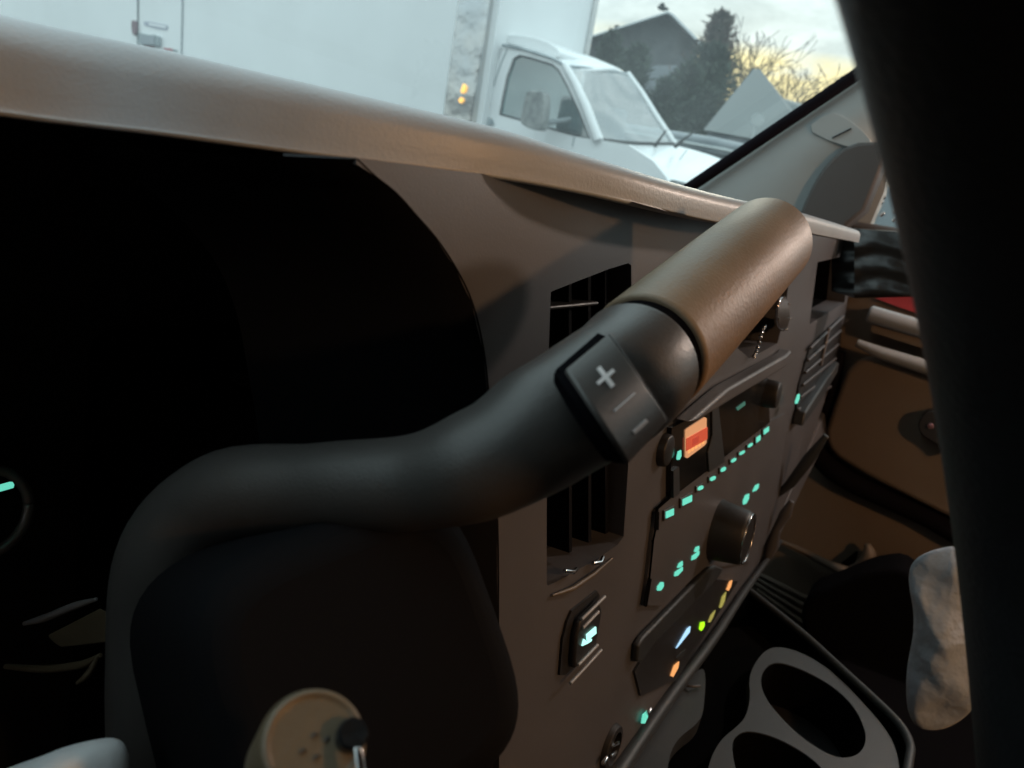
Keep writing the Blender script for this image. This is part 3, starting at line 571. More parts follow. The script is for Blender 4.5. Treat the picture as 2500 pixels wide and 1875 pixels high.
# ================================================================== A-PILLAR, WINDSHIELD, CAB SHELL
a0 = O(1690, 455, 1.0); a1 = O(2130, 158, 1.0); ad = (a1 - a0)
pil = thing('windshield_pillar', 'grey padded windshield pillar leaning back beside the passenger window', 'pillar', tuple(a0))
top_e = [a0 - ad * .35, a0, a0 + ad * .5, a1, a0 + ad * 1.7]
low_e = [O(1700, 620, 1.0), O(1950, 590, 1.0), O(2030, 440, 1.0), O(2165, 335, 1.0), O(2480, 190, 1.0)]
rgs = []
for i in range(25):
    t = i / 24 * 4; k = min(int(t), 3); s = t - k
    a = top_e[k].lerp(top_e[k + 1], s); b = low_e[k].lerp(low_e[k + 1], s); r = []
    for j in range(9):
        w_ = j / 8; r.append(a.lerp(b, w_) + Vector((-.014 * math.sin(w_ * math.pi) ** .8, 0, 0)))
    r += [b + Vector((.05, 0, 0)), a + Vector((.05, 0, 0))]; rgs.append(r)
obj('pillar_pad', loft(rgs), 'pillar', pil, smooth=True)
obj('windshield_seal', tube([q + Vector((-.016, -.003, -.002)) for q in (top_e[0], a0, a1, top_e[4])], [.0075] * 4, 12), 'seal', pil, smooth=True)
obj('grab_handle_cover', ngon(smoothpoly([O(*p, .9845) for p in [(1965, 315), (2025, 272), (2060, 283), (2120, 330), (2135, 372), (2040, 352)]], 1), nx, -.02, .0008), 'pillar', pil, bevel=.0005)
obj('cover_seam', tube([O(2032, 337, .9815), O(2078, 314, .9815)], .0009, 6), 'seal', pil)
obj('lower_trim', ngon(smoothpoly([O(*p, .982) for p in [(1940, 560), (1958, 510), (1985, 450), (2022, 395), (2075, 350), (2160, 345), (2178, 352), (2090, 566)]], 1), nx, -.04, .004), 'pilld', pil, bevel=.004)
Wd = ad.normalized()
def WP(x, t): return Vector((x, 0, 0)) + Vector((0, a0.y, a0.z)) + Vector((0, ad.y, ad.z)) * t
wsh = thing('windshield', 'slightly dusty windshield glass between the dashboard and the outdoor view', 'windshield', (0, a0.y, a0.z))
gn = Vector((1, 0, 0)).cross(Wd) * -.014
obj('glass', ([WP(-.95, -.45) + gn, WP(1.03, -.45) + gn, WP(1.03, 1.64) + gn, WP(-.95, 1.64) + gn], [(0, 1, 2, 3)]), 'wglass', wsh)
obj('lower_seal', tube([WP(-.95, -.45), WP(1.03, -.45)], .012, 10), 'seal', wsh, smooth=True)
topz = WP(0, 1.62)
shell = thing('cab_shell', 'grey lining of the truck cab roof, rear wall and driver side around the viewer', 'truck cab', (0, -.5, -1.0)); shell['kind'] = 'structure'
obj('roof_lining', box((-.95, -1.15, topz.z), (1.12, topz.y + .03, topz.z + .04)), 'head', shell)
obj('rear_wall', box((-.95, -1.19, -1.0), (1.12, -1.15, topz.z)), 'head', shell)
obj('cab_floor', box((-.95, -1.15, -1.03), (1.12, .45, -1.0)), 'carpet', shell)
obj('windowless_driver_door', box((-1.0, -1.15, -1.0), (-.95, .10, topz.z)), 'head', shell)  # built solid without a window, to shut daylight off the lever
obj('driver_sill', box((-1.0, .10, -1.0), (-.95, .6, -.02)), 'doorp', shell)
obj('driver_post', prism([WP(-.95, -.5), WP(-.95, 1.62), WP(-.95, 1.62) + Vector((0, -.10, 0)), WP(-.95, -.5) + Vector((0, -.12, 0))], (1, 0, 0), -.05, 0), 'pillar', shell)
obj('rear_post', box((1.11, -1.15, -.75), (1.14, -.85, topz.z)), 'head', shell)
obj('firewall', box((-.95, .45, -1.0), (1.12, .5, -.02)), 'black', shell)
obj('kick_panel', box((1.12, -.1, -1.0), (1.14, .6, -.05)), 'black', shell)
obj('cowl', box((-1.0, .42, -.12), (1.12, .75, -.035)), 'dark', shell)
vis = thing('sky_blocker', 'grey panel added to block skylight over the driver side of the windshield, above the view', 'light blocker', tuple(WP(-.25, 1.5)))  # added out of view to cut the skylight reaching the lever
gq = Vector((1, 0, 0)).cross(Wd)
obj('blocker_panel', ngon([WP(-.93, 1.32), WP(-.02, 1.32), WP(-.02, 1.60), WP(-.93, 1.60)], gq, .012, .027), 'head', vis, bevel=.005)
vis2 = thing('sky_blocker', 'grey panel added to block skylight over the passenger side of the windshield, above the view', 'light blocker', tuple(WP(.6, 1.5)))  # second unseen panel, added to keep upper windshield light off the grip
obj('blocker_panel', ngon([WP(.10, 1.10), WP(.97, 1.10), WP(.97, 1.60), WP(.10, 1.60)], gq, .012, .027), 'head', vis2, bevel=.005)
# passenger seat
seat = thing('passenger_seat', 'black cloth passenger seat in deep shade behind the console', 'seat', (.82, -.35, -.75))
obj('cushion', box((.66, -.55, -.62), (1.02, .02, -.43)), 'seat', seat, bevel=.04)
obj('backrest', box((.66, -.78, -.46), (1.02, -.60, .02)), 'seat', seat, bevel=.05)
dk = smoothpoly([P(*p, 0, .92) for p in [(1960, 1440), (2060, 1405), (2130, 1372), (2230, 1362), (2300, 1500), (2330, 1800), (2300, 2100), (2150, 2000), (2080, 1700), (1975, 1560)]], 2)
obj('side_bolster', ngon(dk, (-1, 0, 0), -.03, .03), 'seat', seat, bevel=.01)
# pale crumpled fabric
def pillow(name, poly, x, th, m, parent=None, wr=.006, fr=9, **kw):
    c = sum((Vector(p) for p in poly), Vector()) / len(poly); V = []; rings_ = []
    for side in (1, -1):
        for k in range(9):
            s = k / 8; hgt = th * math.cos(s * math.pi / 2) ** .7
            if side == -1 and k == 8: continue
            r = []
            for p in poly:
                q = c + (Vector(p) - c) * max(s, .02); nn = noise.noise(q * fr * 3 + Vector((0, 0, side))) + .5 * noise.noise(q * fr * 8)
                r.append(q + Vector((-side * (hgt + wr * nn * (1 if s < 1 else .3)), 0, 0)))
            rings_.append((side, k, r))
    f_ = [r for s, k, r in rings_ if s == 1]; b_ = [r for s, k, r in rings_ if s == -1][::-1]
    return obj(name, loft(f_ + b_), m, parent, smooth=True, sub=1, **kw)
pp = smoothpoly([P(*p, 0, .70) for p in [(2208, 1392), (2240, 1345), (2320, 1322), (2348, 1330), (2362, 1400), (2385, 1560), (2398, 1680), (2382, 1745), (2300, 1800), (2215, 1780), (2205, 1650), (2235, 1520)]], 2)
pillow('crumpled_bag', pp, .70, .022, 'fabric', wr=.008, fr=10, label='pale grey crumpled fabric bag between the console and the steering wheel rim', cat='bag')
# pale cloth in the bottom left corner
cp = smoothpoly([A(*p, .17) for p in [(-60, 1900), (60, 1862), (150, 1822), (240, 1805), (285, 1825), (300, 1880), (300, 1990), (-60, 1990)]], 2)
pillow('folded_cloth', cp, 0, .010, 'cloth', wr=.002, fr=20, label='pale out-of-focus cloth in the bottom left corner below the column', cat='cloth')
# small silver disc and bead chain in the bin
kr_ = thing('key_fob', 'small silver disc with a bead chain in the dashboard bin above the radio', 'key fob', tuple(D(1895, 765)))
fc = D(1895, 765, .004); fn = Vector((-.45, -.8, .2)).normalized()
u = fn.orthogonal().normalized(); v = fn.cross(u)
fob = ellipse(fc, (D(1895, 722, .004) - fc), (D(1910, 765, .004) - fc), 36)
obj('disc', ngon(fob, DN, 0, .002), 'chrome', kr_, bevel=.0005)
for i in range(9):
    t = i / 8; q = D(1826 + 26 * t, 868 - 70 * t + 6 * math.sin(t * 6), .004)
    obj('bead', lathe(q, (0, 0, 1), [(-.0014, .0003), (-.001, .0011), (0, .0015), (.001, .0011), (.0014, .0003)], 10), 'chrome', kr_, smooth=True)
for k in range(7):
    a = 2 * math.pi * k / 7; q = fc + (fob[0] - fc) * math.cos(a) + (fob[9] - fc) * math.sin(a) + DN * .0022
    obj('rim_bead', lathe(q, DN, [(-.001, .0004), (0, .0011), (.001, .0004)], 8), 'chrome', kr_, smooth=True)
# courtesy lamp above the passenger door: the warm light on the lever and dashboard
lp_ = Vector((1.0, -.27, .275))
dl = thing('courtesy_lamp', 'warm courtesy lamp on the passenger door frame, hidden behind the steering wheel rim', 'lamp', tuple(lp_))
obj('lamp_housing', box((lp_.x - .02, lp_.y - .05, lp_.z + .006), (lp_.x + .03, lp_.y + .05, lp_.z + .025)), 'head', dl, bevel=.004)
obj('lamp_lens', box((lp_.x - .015, lp_.y - .04, lp_.z + .002), (lp_.x + .02, lp_.y + .04, lp_.z + .0055)), 'dome', dl)
la = bpy.data.lights.new('courtesy_light', 'POINT'); la.energy = 3.6; la.color = (1, .80, .68); la.shadow_soft_size = .018
lo_ = bpy.data.objects.new('courtesy_light', la); C.objects.link(lo_); lo_.parent = dl; lo_.location = (-.03, .03, -.02)

lp2 = Vector((.20, -.75, topz.z - .03))
dl2 = thing('dome_lamp', 'amber dome lamp on the cab roof behind the viewer, outside the view', 'lamp', tuple(lp2))
obj('lamp_housing', box((lp2.x - .05, lp2.y - .05, lp2.z + .006), (lp2.x + .05, lp2.y + .05, topz.z + .002)), 'head', dl2, bevel=.004)
obj('lamp_lens', box((lp2.x - .04, lp2.y - .04, lp2.z + .002), (lp2.x + .04, lp2.y + .04, lp2.z + .0055)), 'dome', dl2)
lb = bpy.data.lights.new('dome_light', 'POINT'); lb.energy = 7.0; lb.color = (1, .55, .26); lb.shadow_soft_size = .03
lob = bpy.data.objects.new('dome_light', lb); C.objects.link(lob); lob.parent = dl2; lob.location = (0, 0, -.035)

# ================================================================== OUTSIDE (world frame)
def OB(name, vf, m, parent=None, **k): return obj(name, vf, m, parent, frame='world', **k)
def G(px, d): r = rO(px, HZ(px)); return Vector((r.x, r.y, 0)) * d
OB('ground', box((-150, -150, GROUND - .3), (400, 400, GROUND)), 'asphalt', kind='structure')
# ---- box truck: its own frame. origin on the ground under the near box-front corner; f forward, s sideways away from us
fw_a = MO @ Vector((0, 0, -1)); fw_a.z = 0; fw_a.normalize(); fw_r = fw_a.cross(Vector((0, 0, 1)))
tf = (fw_r * .84 - fw_a * .54).normalized(); ts = (fw_r * .54 + fw_a * .84).normalized()
TD = 6.3
N0 = rO(1190, 150) * TD; N0.z = 0
def TL(f, s, z): return N0 + tf * f + ts * s + Vector((0, 0, z))
def TS(px, py, s):                                        # pixel -> point on the truck's lengthwise plane at side offset s
    p0 = N0 + ts * s; return plane_pt(px, py, p0, ts, rO)
def TF(px, py, f): return plane_pt(px, py, N0 + tf * f, tf, rO)
truck = thing('box_truck', 'white box truck with polished steel corner post parked outside the windshield', 'truck', tuple(TL(0, 0, GROUND)), 'world')
def tbox(f0, f1, s0, s1, z0, z1):
    v, q = box((f0, s0, z0), (f1, s1, z1)); return [TL(*p) for p in v], q
BT = 2.1
SF = (TF(1455, 0, 0) - N0).dot(ts)
cb = OB('cargo_box', tbox(-10.8, -.37, 0, SF, -.75, BT), 'white', truck)
OB('front_wall', tbox(-.369, .0, .05, SF - .03, -.75, BT), 'white', truck)
def sidestrip(px0, px1, y0=-400, y1=420, off=.012):       # vertical strip on the near side between two image columns at y=0
    a = TS(px0, 0, 0); b = TS(px1, 0, 0); fa = (a - N0).dot(tf); fb = (b - N0).dot(tf)
    return fa, fb
fa, fb = sidestrip(1120, 1196)
OB('corner_post', tbox(fa, fb, -.02, .30, -.8, BT + .02), 'steel', truck, bevel=.02)
far = TF(1455, 0, 0); sfar = (far - N0).dot(ts)
OB('corner_post', tbox(-.3, .03, sfar - .05, sfar + .02, -.8, BT + .02), 'steel', truck, bevel=.01)
for pts in ([(1128, 222), (1134, 205), (1139, 212), (1136, 224), (1130, 228)], [(1122, 246), (1128, 238), (1132, 244), (1127, 252)]):
    OB('marker_lamp', prism([TS(*p, -.021) for p in pts], -ts, 0, .02), 'amberl', truck)
# seams and rear door hardware on the box side
for x in (338, 447):
    f_ = (TS(x, 0, 0) - N0).dot(tf); OB('box_seam', tbox(f_ - .012, f_ + .012, -.012, -.002, -.74, BT), 'truckin' if x == 338 else 'wall', truck, bevel=.004)
q6 = lambda a, b: (250 + a / 6.32, b / 6.32)
OB('side_lamp', prism(smoothpoly([TS(*q6(*p), -.002) for p in [(480, 330), (520, 315), (558, 350), (560, 500), (530, 562), (490, 520)]], 1), -ts, 0, .03), 'reddk', truck)
OB('side_decal', prism([TS(*q6(*p), -.002) for p in [(640, 335), (720, 335), (1005, 392), (1010, 440), (990, 465), (840, 440), (660, 390)]], -ts, 0, .006), 'lavdecal', truck)
OB('side_decal', prism([TS(*q6(*p), -.002) for p in [(722, 352), (985, 402), (985, 438), (722, 388)]], -ts, .0065, .008), 'white', truck)
OB('side_box', prism([TS(*q6(*p), -.002) for p in [(618, 512), (760, 550), (870, 552), (912, 575), (912, 715), (650, 705), (640, 680), (590, 655), (590, 635), (630, 625)]], -ts, 0, .05), 'greydecal', truck)
OB('side_box_panel', prism([TS(*q6(*p), -.002) for p in [(665, 560), (870, 580), (870, 700), (665, 690)]], -ts, .051, .06), 'wall', truck)
OB('reflective_tape', prism([TS(*q6(*p), -.002) for p in [(650, 700), (800, 718), (800, 738), (660, 722)]], -ts, 0, .005), 'redtape', truck)
OB('reflective_tape', prism([TS(*q6(*p), -.002) for p in [(940, 735), (1090, 755), (1085, 795), (960, 770)]], -ts, 0, .005), 'redtape', truck)
OB('reflective_tape', prism([TS(*q6(*p), -.002) for p in [(1092, 758), (1165, 775), (1160, 805), (1090, 795)]], -ts, 0, .005), 'greydecal', truck)
# cab
def tz(a, b): return (1180 + a / 4.254, 80 + b / 4.254)
S0 = .14; S1 = 1.55
near = lambda a, b, s=S0: TS(*tz(a, b), s)
cabp = [(30, 1010), (60, 600), (150, 300), (205, 130), (420, 165), (700, 250), (830, 320), (860, 360), (960, 520), (1070, 760), (1200, 1110), (1500, 1160), (1760, 1330), (1900, 1500), (1960, 1700), (1960, 2300), (30, 2300)]
win = [(175, 850), (200, 700), (250, 460), (320, 270), (380, 235), (500, 262), (720, 330), (790, 390), (880, 560), (1000, 820), (1110, 1100), (950, 1070), (700, 1000), (400, 915)]
OB('cab_side', holed([near(*p) for p in cabp], [[near(*p) for p in win]], ts, 0, .05), 'white', truck)
OB('side_window', ([near(*p, S0 + .02) for p in win], [tuple(range(len(win)))]), 'tglass', truck)
OB('window_seal', tube([near(*p, S0 + .01) for p in win + [win[0]]], .012, 8, False), 'rubber', truck, smooth=True)
# roof: fairing and shell between near and far side
roof_n = [(195, 120), (230, 75), (400, 48), (600, 75), (760, 125), (850, 190), (870, 250), (850, 335)]
# roof surface profiles: near edge and far edge (image silhouettes at their own side offset)
ne = [near(*p) for p in [(205, 130), (420, 165), (700, 250), (860, 350)]]
fe = [near(*p, 1.0) for p in [(240, 60), (560, 70), (1100, 230), (1390, 330)]]
fe2 = [near(*p, 1.7) for p in [(300, 100), (600, 120), (1150, 260), (1510, 430)]]
hd_ = [near(*p, .6) for p in [(215, 80), (480, 60), (860, 200), (1200, 380)]]
grid = [ne, hd_, fe, fe2]
rw = []
for r in grid:
    q = []
    for i in range(3):
        for j in range(4): q.append(r[i].lerp(r[i + 1], j / 4))
    q.append(r[3]); rw.append(q)
vv, ff = loft(rw, closed=False); nn0 = len(vv)
OB('cab_roof', (vv + [v - Vector((0, 0, .05)) for v in vv], ff + [tuple(nn0 + i for i in f) for f in ff] + [(12 + 13 * i, 12 + 13 * (i + 1), nn0 + 12 + 13 * (i + 1), nn0 + 12 + 13 * i) for i in range(3)] + [(i, i + 1, nn0 + i + 1, nn0 + i) for i in range(12)]), 'white', truck, smooth=True, sub=1)
fp = [near(*p, .35) for p in [(195, 118), (205, 85), (260, 58), (400, 46), (560, 65), (720, 110), (810, 160), (870, 215), (850, 300), (700, 235), (420, 155)]]
OB('roof_fairing', ngon(smoothpoly(fp, 1), ts, -.12, .9), 'white', truck, bevel=.05)
OB('drip_rail', tube([near(*p, S0 - .012) for p in [(200, 128), (420, 170), (700, 258), (800, 305), (840, 345)]], .010, 8), 'greydecal', truck, smooth=True)
OB('door_seam', tube([near(*p, S0 - .001) for p in [(248, 170), (180, 330), (130, 480), (80, 640)]], .006, 6), 'greydecal', truck)
OB('door_seam', tube([near(*p, S0 - .001) for p in [(945, 1080), (925, 1180)]], .006, 6), 'greydecal', truck)
OB('door_handle', prism([near(*p, S0 - .002) for p in [(55, 880), (95, 890), (115, 950), (50, 960)]], -ts, 0, .02), 'greydecal', truck)
# windshield
wn = [near(*p, S0 + .03) for p in [(870, 345), (960, 520), (1070, 760), (1190, 1105)]]
wm = [near(*p, .75) for p in [(1230, 385), (1330, 640), (1450, 900), (1570, 1150)]]
wf = [near(*p, 1.45) for p in [(1500, 430), (1640, 620), (1790, 860), (1985, 1155)]]
def quad3(a, b, c, n=8):
    rows_ = []
    for i in range(n + 1):
        t = i / n; rows_.append([(1 - t) ** 2 * p + 2 * t * (1 - t) * (2 * q - .5 * p - .5 * r) + t * t * r for p, q, r in zip(a, b, c)])
    return rows_
wr_ = quad3(wn, wm, wf)
wv, wff = loft(wr_, closed=False)
OB('windshield', (wv, wff), 'fglass', truck, smooth=True)
OB('pillar_trim', tube([near(*p, S0) for p in [(850, 340), (950, 520), (1060, 760), (1190, 1110)]], [.03, .035, .04, .045], 10), 'white', truck, smooth=True)
OB('windshield_seal', tube([r[-1] for r in wr_], .018, 8), 'rubber', truck, smooth=True)
OB('windshield_seal', tube(wr_[0], .012, 8), 'rubber', truck, smooth=True)
OB('windshield_seal', tube([r[0] for r in wr_], .012, 8), 'greydecal', truck, smooth=True)
OB('far_pillar', tube(wr_[-1], .03, 10), 'white', truck, smooth=True)
OB('cabin_interior', tbox(.25, 1.2, .5, 1.7, -.9, -.05), 'truckin', truck, bevel=.05)
OB('far_door', tbox(.1, 1.6, 1.85, 1.9, -.9, 0), 'truckin', truck)
OB('dash_top', ngon([near(*p, s) for p, s in (((1190, 1120), S0 + .05), ((1500, 1160), .75), ((1960, 1170), 1.4), ((1500, 1150), 1.4), ((1000, 1110), 1.2), ((900, 1100), .3))], (0, 0, 1), -.05, -.01), 'truckin', truck)
OB('headrest', tbox(.45, .58, .5, .8, .0, .30), 'truckin', truck, bevel=.04)
OB('headrest', tbox(.45, .58, 1.3, 1.6, .0, .30), 'truckin', truck, bevel=.04)
# bonnet
b0 = [near(*p, S0 + .02) for p in [(1190, 1120), (1500, 1160), (1760, 1330), (1900, 1500)]]
b1 = [near(*p, .75) for p in [(1580, 1165), (1900, 1260), (2200, 1420), (2400, 1600)]]
b2 = [near(*p, 1.45) for p in [(2000, 1165), (2350, 1260), (2700, 1400), (2900, 1560)]]
bw = quad3(b0, b1, b2); bv_, bf_ = loft(bw, closed=False); n1_ = len(bv_)
OB('bonnet', (bv_ + [v - Vector((0, 0, .12)) for v in bv_], bf_ + [tuple(n1_ + i for i in f) for f in bf_] + [(i, i + 1, n1_ + i + 1, n1_ + i) for i in range(3)]), 'white', truck, smooth=True, sub=1)
OB('bonnet_seam', tube([TS(*tz(*p), .8) + Vector((0, 0, .01)) for p in [(2110, 1230), (2030, 1340), (1950, 1440)]], .004, 6), 'greydecal', truck)
OB('washer_nozzle', tube([near(1425, 1195, S0 + .03), near(1440, 1190, S0 + .03)], .018, 8), 'rubber', truck, smooth=True)
OB('engine_bay', tbox(1.2, 2.4, .2, 1.8, -1.2, -.35), 'white', truck, bevel=.1)
for pts in ([(1780, 1185), (1830, 1110), (1900, 1012)], [(1990, 1185), (2090, 1100), (2205, 1020)]):
    OB('wiper', tube([near(*p, 1.0) for p in pts], [.018, .012, .006], 8), 'rubber', truck, smooth=True)
mr_ = OB('door_mirror', ngon(smoothpoly([near(*p, S0 - .25) for p in [(470, 640), (500, 600), (660, 610), (672, 700), (650, 990), (600, 1028), (470, 985), (405, 930), (430, 830)]], 1), ts, -.05, .05), 'mirror', truck, bevel=.02)
OB('mirror_arm', tube([near(560, 950, S0 - .25), near(900, 900, S0)], .02, 8), 'truckin', truck, smooth=True)
for f_ in (-6.8, -5.9, 1.5):
    for s_ in (.15, 2.1):
        wl_ = OB('wheel', lathe(TL(f_, s_, GROUND + .48), ts, [(0, .2), (0, .46), (.03, .48), (.25, .48), (.28, .46), (.28, .2)], 32), 'rubber', truck)
        OB('rim', lathe(TL(f_, s_ - .01, GROUND + .48), ts, [(0, .02), (.02, .25), (.1, .25)], 24), 'wall', wl_)
OB('chassis', tbox(-8.2, 2.3, .7, 1.7, GROUND + .55, -.76), 'rubber', truck)

# ---- parked car behind the truck's bonnet
def at(px, py, d): return rO(px, py) * d
pcar = thing('parked_pickup', 'grey vehicle with a long flat top parked beyond the white truck bonnet', 'car', tuple(Vector((*at(1750, 350, 9.5).xy, GROUND))), 'world')
ca = at(1625, 310, 9.5); cbb = at(1905, 352, 9.0); cdir = (cbb - ca); cdir.z = 0; cdir.normalize(); cs = Vector((-cdir.y, cdir.x, 0)); cs = cs if cs.dot(fw_a) > 0 else -cs
zt = ca.z
def CQ(l, s, z): return Vector((ca.x, ca.y, 0)) + cdir * l + cs * s + Vector((0, 0, z))
prof = [(-.8, .55 + GROUND), (-.8, zt - .10), (-.6, zt - .04), (.6, zt - .02), (1.9, zt - .08), (2.9, zt - .25), (3.1, zt - .5), (3.1, .4 + GROUND)]
OB('body', ngon([CQ(l, 0, z) for l, z in prof], cs, 0, 1.8), 'carm', pcar, bevel=.06)
OB('trim_line', tube([CQ(-.6, -.01, zt - .14), CQ(.8, -.01, zt - .15), CQ(2.4, -.01, zt - .24)], .02, 8), 'signm', pcar, smooth=True)
OB('side_window', prism([CQ(-.5, -.005, zt - .2), CQ(1.4, -.005, zt - .2), CQ(1.9, -.005, zt - .42), CQ(-.5, -.005, zt - .42)], cs, -.01, .0), 'winm', pcar)
for l in (-.1, 2.4):
    w_ = OB('wheel', lathe(CQ(l, -.02, GROUND + .36), cs, [(0, .15), (0, .34), (.03, .36), (.22, .36), (.24, .3)], 28), 'rubber', pcar)
# ---- main house: gable facing us
hd0 = 32.0
hz2 = lambda a, b: (1400 + a / 2.949, b / 2.949)
hs = thing('gabled_house', 'dark grey gabled house with steep roof rising behind the truck', 'house', tuple(Vector((*at(1600, 200, hd0).xy, GROUND))), 'world')
hn = fw_a
def HP(a, b, extra=0): r = rO(*hz2(a, b)); return r * ((hd0 + extra) / r.dot(hn))
gl0 = [HP(-260, 400), HP(120, 295), HP(660, 112), HP(900, 352), HP(900, 1000), HP(-260, 1000)]
for i in (4, 5): gl0[i].z = GROUND
gl0[4].x, gl0[4].y = gl0[3].x, gl0[3].y; gl0[5].x, gl0[5].y = gl0[0].x, gl0[0].y
OB('wall', ngon(gl0, hn, 0, 9), 'roofm', hs)
OB('roof', prism([HP(-260, 400) , HP(660, 104), HP(660, 120), HP(-260, 416)], hn, -.6, 9.5), 'roofm', hs)
OB('roof', prism([HP(655, 104), HP(690, 118), HP(925, 352), HP(915, 372), HP(660, 125)], hn, -.6, 9.5), 'roofm', hs)
OB('barge_board', prism([HP(-260, 394), HP(662, 100), HP(662, 112), HP(-260, 404)], hn, -.75, -.6), 'trim', hs)
OB('barge_board', prism([HP(658, 98), HP(700, 122), HP(935, 358), HP(905, 352), HP(690, 132), HP(658, 112)], hn, -.75, -.6), 'trim', hs)
OB('lower_wall', ngon([HP(560, 470, -3), HP(745, 470, -3), HP(745, 720, -3), HP(560, 720, -3)], hn, 0, 3), 'wall', hs)
wdw = OB('window', ngon([HP(680, 540, -3.1), HP(715, 540, -3.1), HP(712, 600, -3.1), HP(678, 600, -3.1)], hn, 0, .09), 'winm', hs)
ch = OB('chimney', ngon([HP(290, 245, 3), HP(330, 235, 3), HP(330, 180, 3), HP(300, 180, 3)], hn, 0, .8), 'bark', hs)
# ---- second pale roofed building
ps = thing('pale_roofed_building', 'low building with pale grey pointed roof right of the dark evergreen', 'building', tuple(Vector((*at(1840, 300, 18).xy, GROUND))), 'world')
pd = 18.0
def PP(a, b, extra=0): r = rO(*hz2(a, b)); return r * ((pd + extra) / r.dot(hn))
apx = PP(1300, 492, 2.5); q0 = PP(935, 935, 0); q1 = PP(1960, 1010, 0); q2 = PP(2000, 700, 6); q3 = PP(1100, 700, 6)
q1 = PP(1800, 960, 0)
for q in (q0, q1, q2, q3): q.z = q0.z
rg = PP(1345, 500, 2.5)
OB('roof', ([apx, rg, q0, q1, q2, q3], [(0, 2, 5), (0, 1, 3, 2), (1, 4, 3), (0, 5, 4, 1), (2, 3, 4, 5)]), 'pale', ps)
cw = [q + (sum((q0, q1, q2, q3), Vector()) / 4 - q) * .06 for q in (q0, q1, q2, q3)]
OB('wall', ngon([Vector((q.x, q.y, q0.z - .02)) for q in cw], (0, 0, -1), 0, q0.z - .02 - GROUND), 'wall', ps)
OB('wing_roof', ([PP(1340, 560, 4), PP(1480, 700, 4), PP(1700, 800, 4), PP(1900, 900, 4), PP(1400, 1000, 3), PP(1700, 760, 9), PP(1900, 860, 9)], [(0, 1, 4), (1, 2, 4), (2, 3, 4), (1, 5, 2), (2, 5, 6, 3)]), 'pale', ps)
# ---- round sign
sg = thing('round_sign', 'round pale sign disc on a thin post before the pale roof', 'sign', tuple(Vector((*at(1848, 292, 15).xy, GROUND))), 'world')
sc0 = at(1849, 292, 15)
OB('disc', lathe(sc0, hn, [(-.012, .001), (-.012, .125), (.012, .125), (.012, .001)], 30), 'signm', sg)
OB('post', tube([Vector((sc0.x - .03, sc0.y, GROUND)), sc0 + Vector((0, 0, -.1)) + hn * .03], .022, 8), 'signm', sg, smooth=True)
# ---- bird
bpos = at(1617, 20, 25)
bd = thing('flying_bird', 'small dark bird just above the dark house ridge', 'bird', tuple(bpos), 'world')
ru = fw_r
body = tube([bpos - ru * .16, bpos - ru * .08, bpos + ru * .05, bpos + ru * .15, bpos + ru * .20 + Vector((0, 0, .02))], [.02, .07, .085, .05, .03], 12, True, 4)
wing = lambda s: loft([[bpos + ru * .08 + hn * s * .05, bpos - ru * .06 + hn * s * .05, bpos - ru * .02 + hn * s * .05 + Vector((0, 0, .02))], [bpos + ru * .02 + hn * s * .2 + Vector((0, 0, .12)), bpos - ru * .1 + hn * s * .2 + Vector((0, 0, .12)), bpos - ru * .04 + hn * s * .2 + Vector((0, 0, .14))], [bpos - ru * .14 + hn * s * .33 + Vector((0, 0, .05)), bpos - ru * .16 + hn * s * .33 + Vector((0, 0, .05)), bpos - ru * .15 + hn * s * .33 + Vector((0, 0, .055))]])
OB('body', join(body, wing(1), wing(-1)), 'bird', bd, smooth=True)
# ---- trees
def conifer(name, label, base, h, r, m, dens=1.0, seed=1, lean=0):
    rnd = random.Random(seed); b = Vector(base)
    t = thing(name, label, 'tree', tuple(b), 'world', 'evergreens around the dark gabled house')
    OB('trunk', tube([b, b + Vector((0, 0, h * .5)), b + Vector((0, 0, h))], [r * .10, r * .06, .01], 8), 'bark', t, smooth=True)
    V = []; Fc = []
    n = int(520 * dens)
    for i in range(n):
        z = h * (.04 + .96 * rnd.random() ** .85); ang = rnd.random() * 6.283
        rl = r * (1 - z / h) ** .75 * (.75 + .35 * math.sin(ang * 3 + seed) * math.sin(z * 2.1 + ang)) + .08
        L_ = rl * (.55 + .55 * rnd.random()); dr = Vector((math.cos(ang), math.sin(ang), .25 + .5 * z / h)); dr.normalize()
        s0_ = b + Vector((0, 0, z)) + dr * L_ * .15; e_ = b + Vector((0, 0, z)) + dr * L_
        for k in range(9):
            t_ = (k + rnd.random()) / 9; c = s0_.lerp(e_, t_); sz = .10 + .16 * rnd.random() * (h / 6)
            d1 = Vector((rnd.gauss(0, 1), rnd.gauss(0, 1), rnd.gauss(.2, .6))).normalized(); d1 = (d1 + dr * .9).normalized(); d2 = d1.orthogonal().normalized(); d2.rotate(Matrix.Rotation(rnd.random() * 6.28, 3, d1))
            k0 = len(V); V += [c, c + d1 * sz * .5 + d2 * sz * .16, c + d1 * sz * 1.25, c + d1 * sz * .5 - d2 * sz * .16]; Fc.append((k0, k0 + 1, k0 + 2, k0 + 3))
    me = bpy.data.meshes.new('crown'); me.from_pydata([v - b for v in V], [], Fc); me.update(); me.materials.append(M[m])
    o = bpy.data.objects.new('crown', me); C.objects.link(o); o.parent = t
    return t
def gpt(px, py_top, d):
    tp = rO(px, py_top); k = d / tp.dot(hn); tp = tp * k; return Vector((tp.x, tp.y, GROUND)), tp.z - GROUND
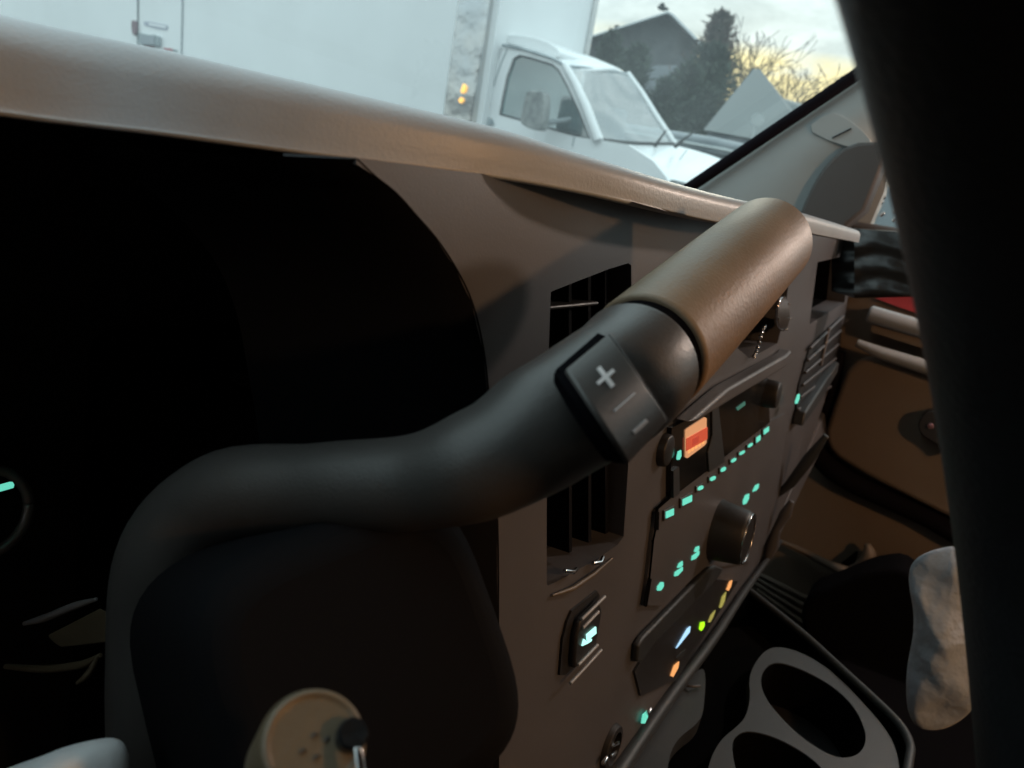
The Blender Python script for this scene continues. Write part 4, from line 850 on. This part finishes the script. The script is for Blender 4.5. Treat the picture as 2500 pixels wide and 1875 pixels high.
for nm, lab, px, py, d, r, m, dens, sd in (
    ('conifer', 'tall pointed reddish-topped conifer between the two buildings', 1764, 38, 27, 3.0, 'needle2', 1.3, 3),
    ('conifer', 'broad dark conifer just left of the pale pointed roof', 1745, 118, 25, 3.4, 'needle', 2.2, 5),
    ('conifer', 'dark conifer before the right half of the dark gable', 1690, 165, 23, 2.4, 'needle', 1.6, 9),
    ('conifer', 'dark bushy evergreen rising directly behind the truck windshield', 1560, 120, 24, 2.2, 'needle', 1.6, 12),
    ('conifer', 'dark evergreen nearest the far steel corner of the cargo box', 1497, 88, 26, 2.0, 'needle', 1.4, 17),
    ('conifer', 'shorter dark evergreen below the peak of the gable', 1630, 205, 20, 1.6, 'needle', 1.2, 21)):
    b, h = gpt(px, py, d); conifer(nm, lab, b, h, r, m, dens, sd)
def bare_tree(label, px, d, py_top, seed, spread=.55):
    rnd = random.Random(seed); b, h = gpt(px, py_top, d)
    t = thing('bare_tree', label, 'tree', tuple(b), 'world', 'bare winter trees before the sunset')
    segs = []
    def grow(p, dr, L_, r, lv):
        pts = [p]; q = p; dd = dr
        for i in range(4):
            dd = (dd + Vector((rnd.gauss(0, .12), rnd.gauss(0, .12), .05))).normalized(); q = q + dd * L_ / 4; pts.append(q)
        segs.append((pts, [r * (1 - .13 * i) for i in range(5)], lv))
        if lv < 5:
            for k in range(3 if lv < 4 else 2):
                nd_ = (dd + Vector((rnd.gauss(0, spread), rnd.gauss(0, spread), rnd.gauss(.1, .3)))).normalized()
                grow(pts[rnd.choice((2, 3, 4)) if k else 4], nd_, L_ * (.62 + .2 * rnd.random()), r * .55, lv + 1)
    grow(b, Vector((0, 0, 1)), h * .42, h * .018, 0)
    tr0 = [s for s in segs if s[2] <= 1]; cr = [s for s in segs if s[2] > 1]
    OB('trunk', join(*[tube(p, r, 7, False) for p, r, l in tr0]), 'bark', t, smooth=True)
    OB('crown', join(*[tube(p, [max(x, .012) for x in r], 4, False) for p, r, l in cr]), 'twig', t)
bare_tree('bare tree with twisting limbs rising behind the pale pointed roof', 1830, 34, 95, 4)
bare_tree('low bare tree at the right against the yellow glow', 1930, 30, 175, 8, .7)
bare_tree('bare tree close beside the reddish-topped conifer', 1785, 36, 125, 15, .6)
bare_tree('bare tree rightmost, partly hidden by the pillar', 2010, 30, 190, 27, .75)
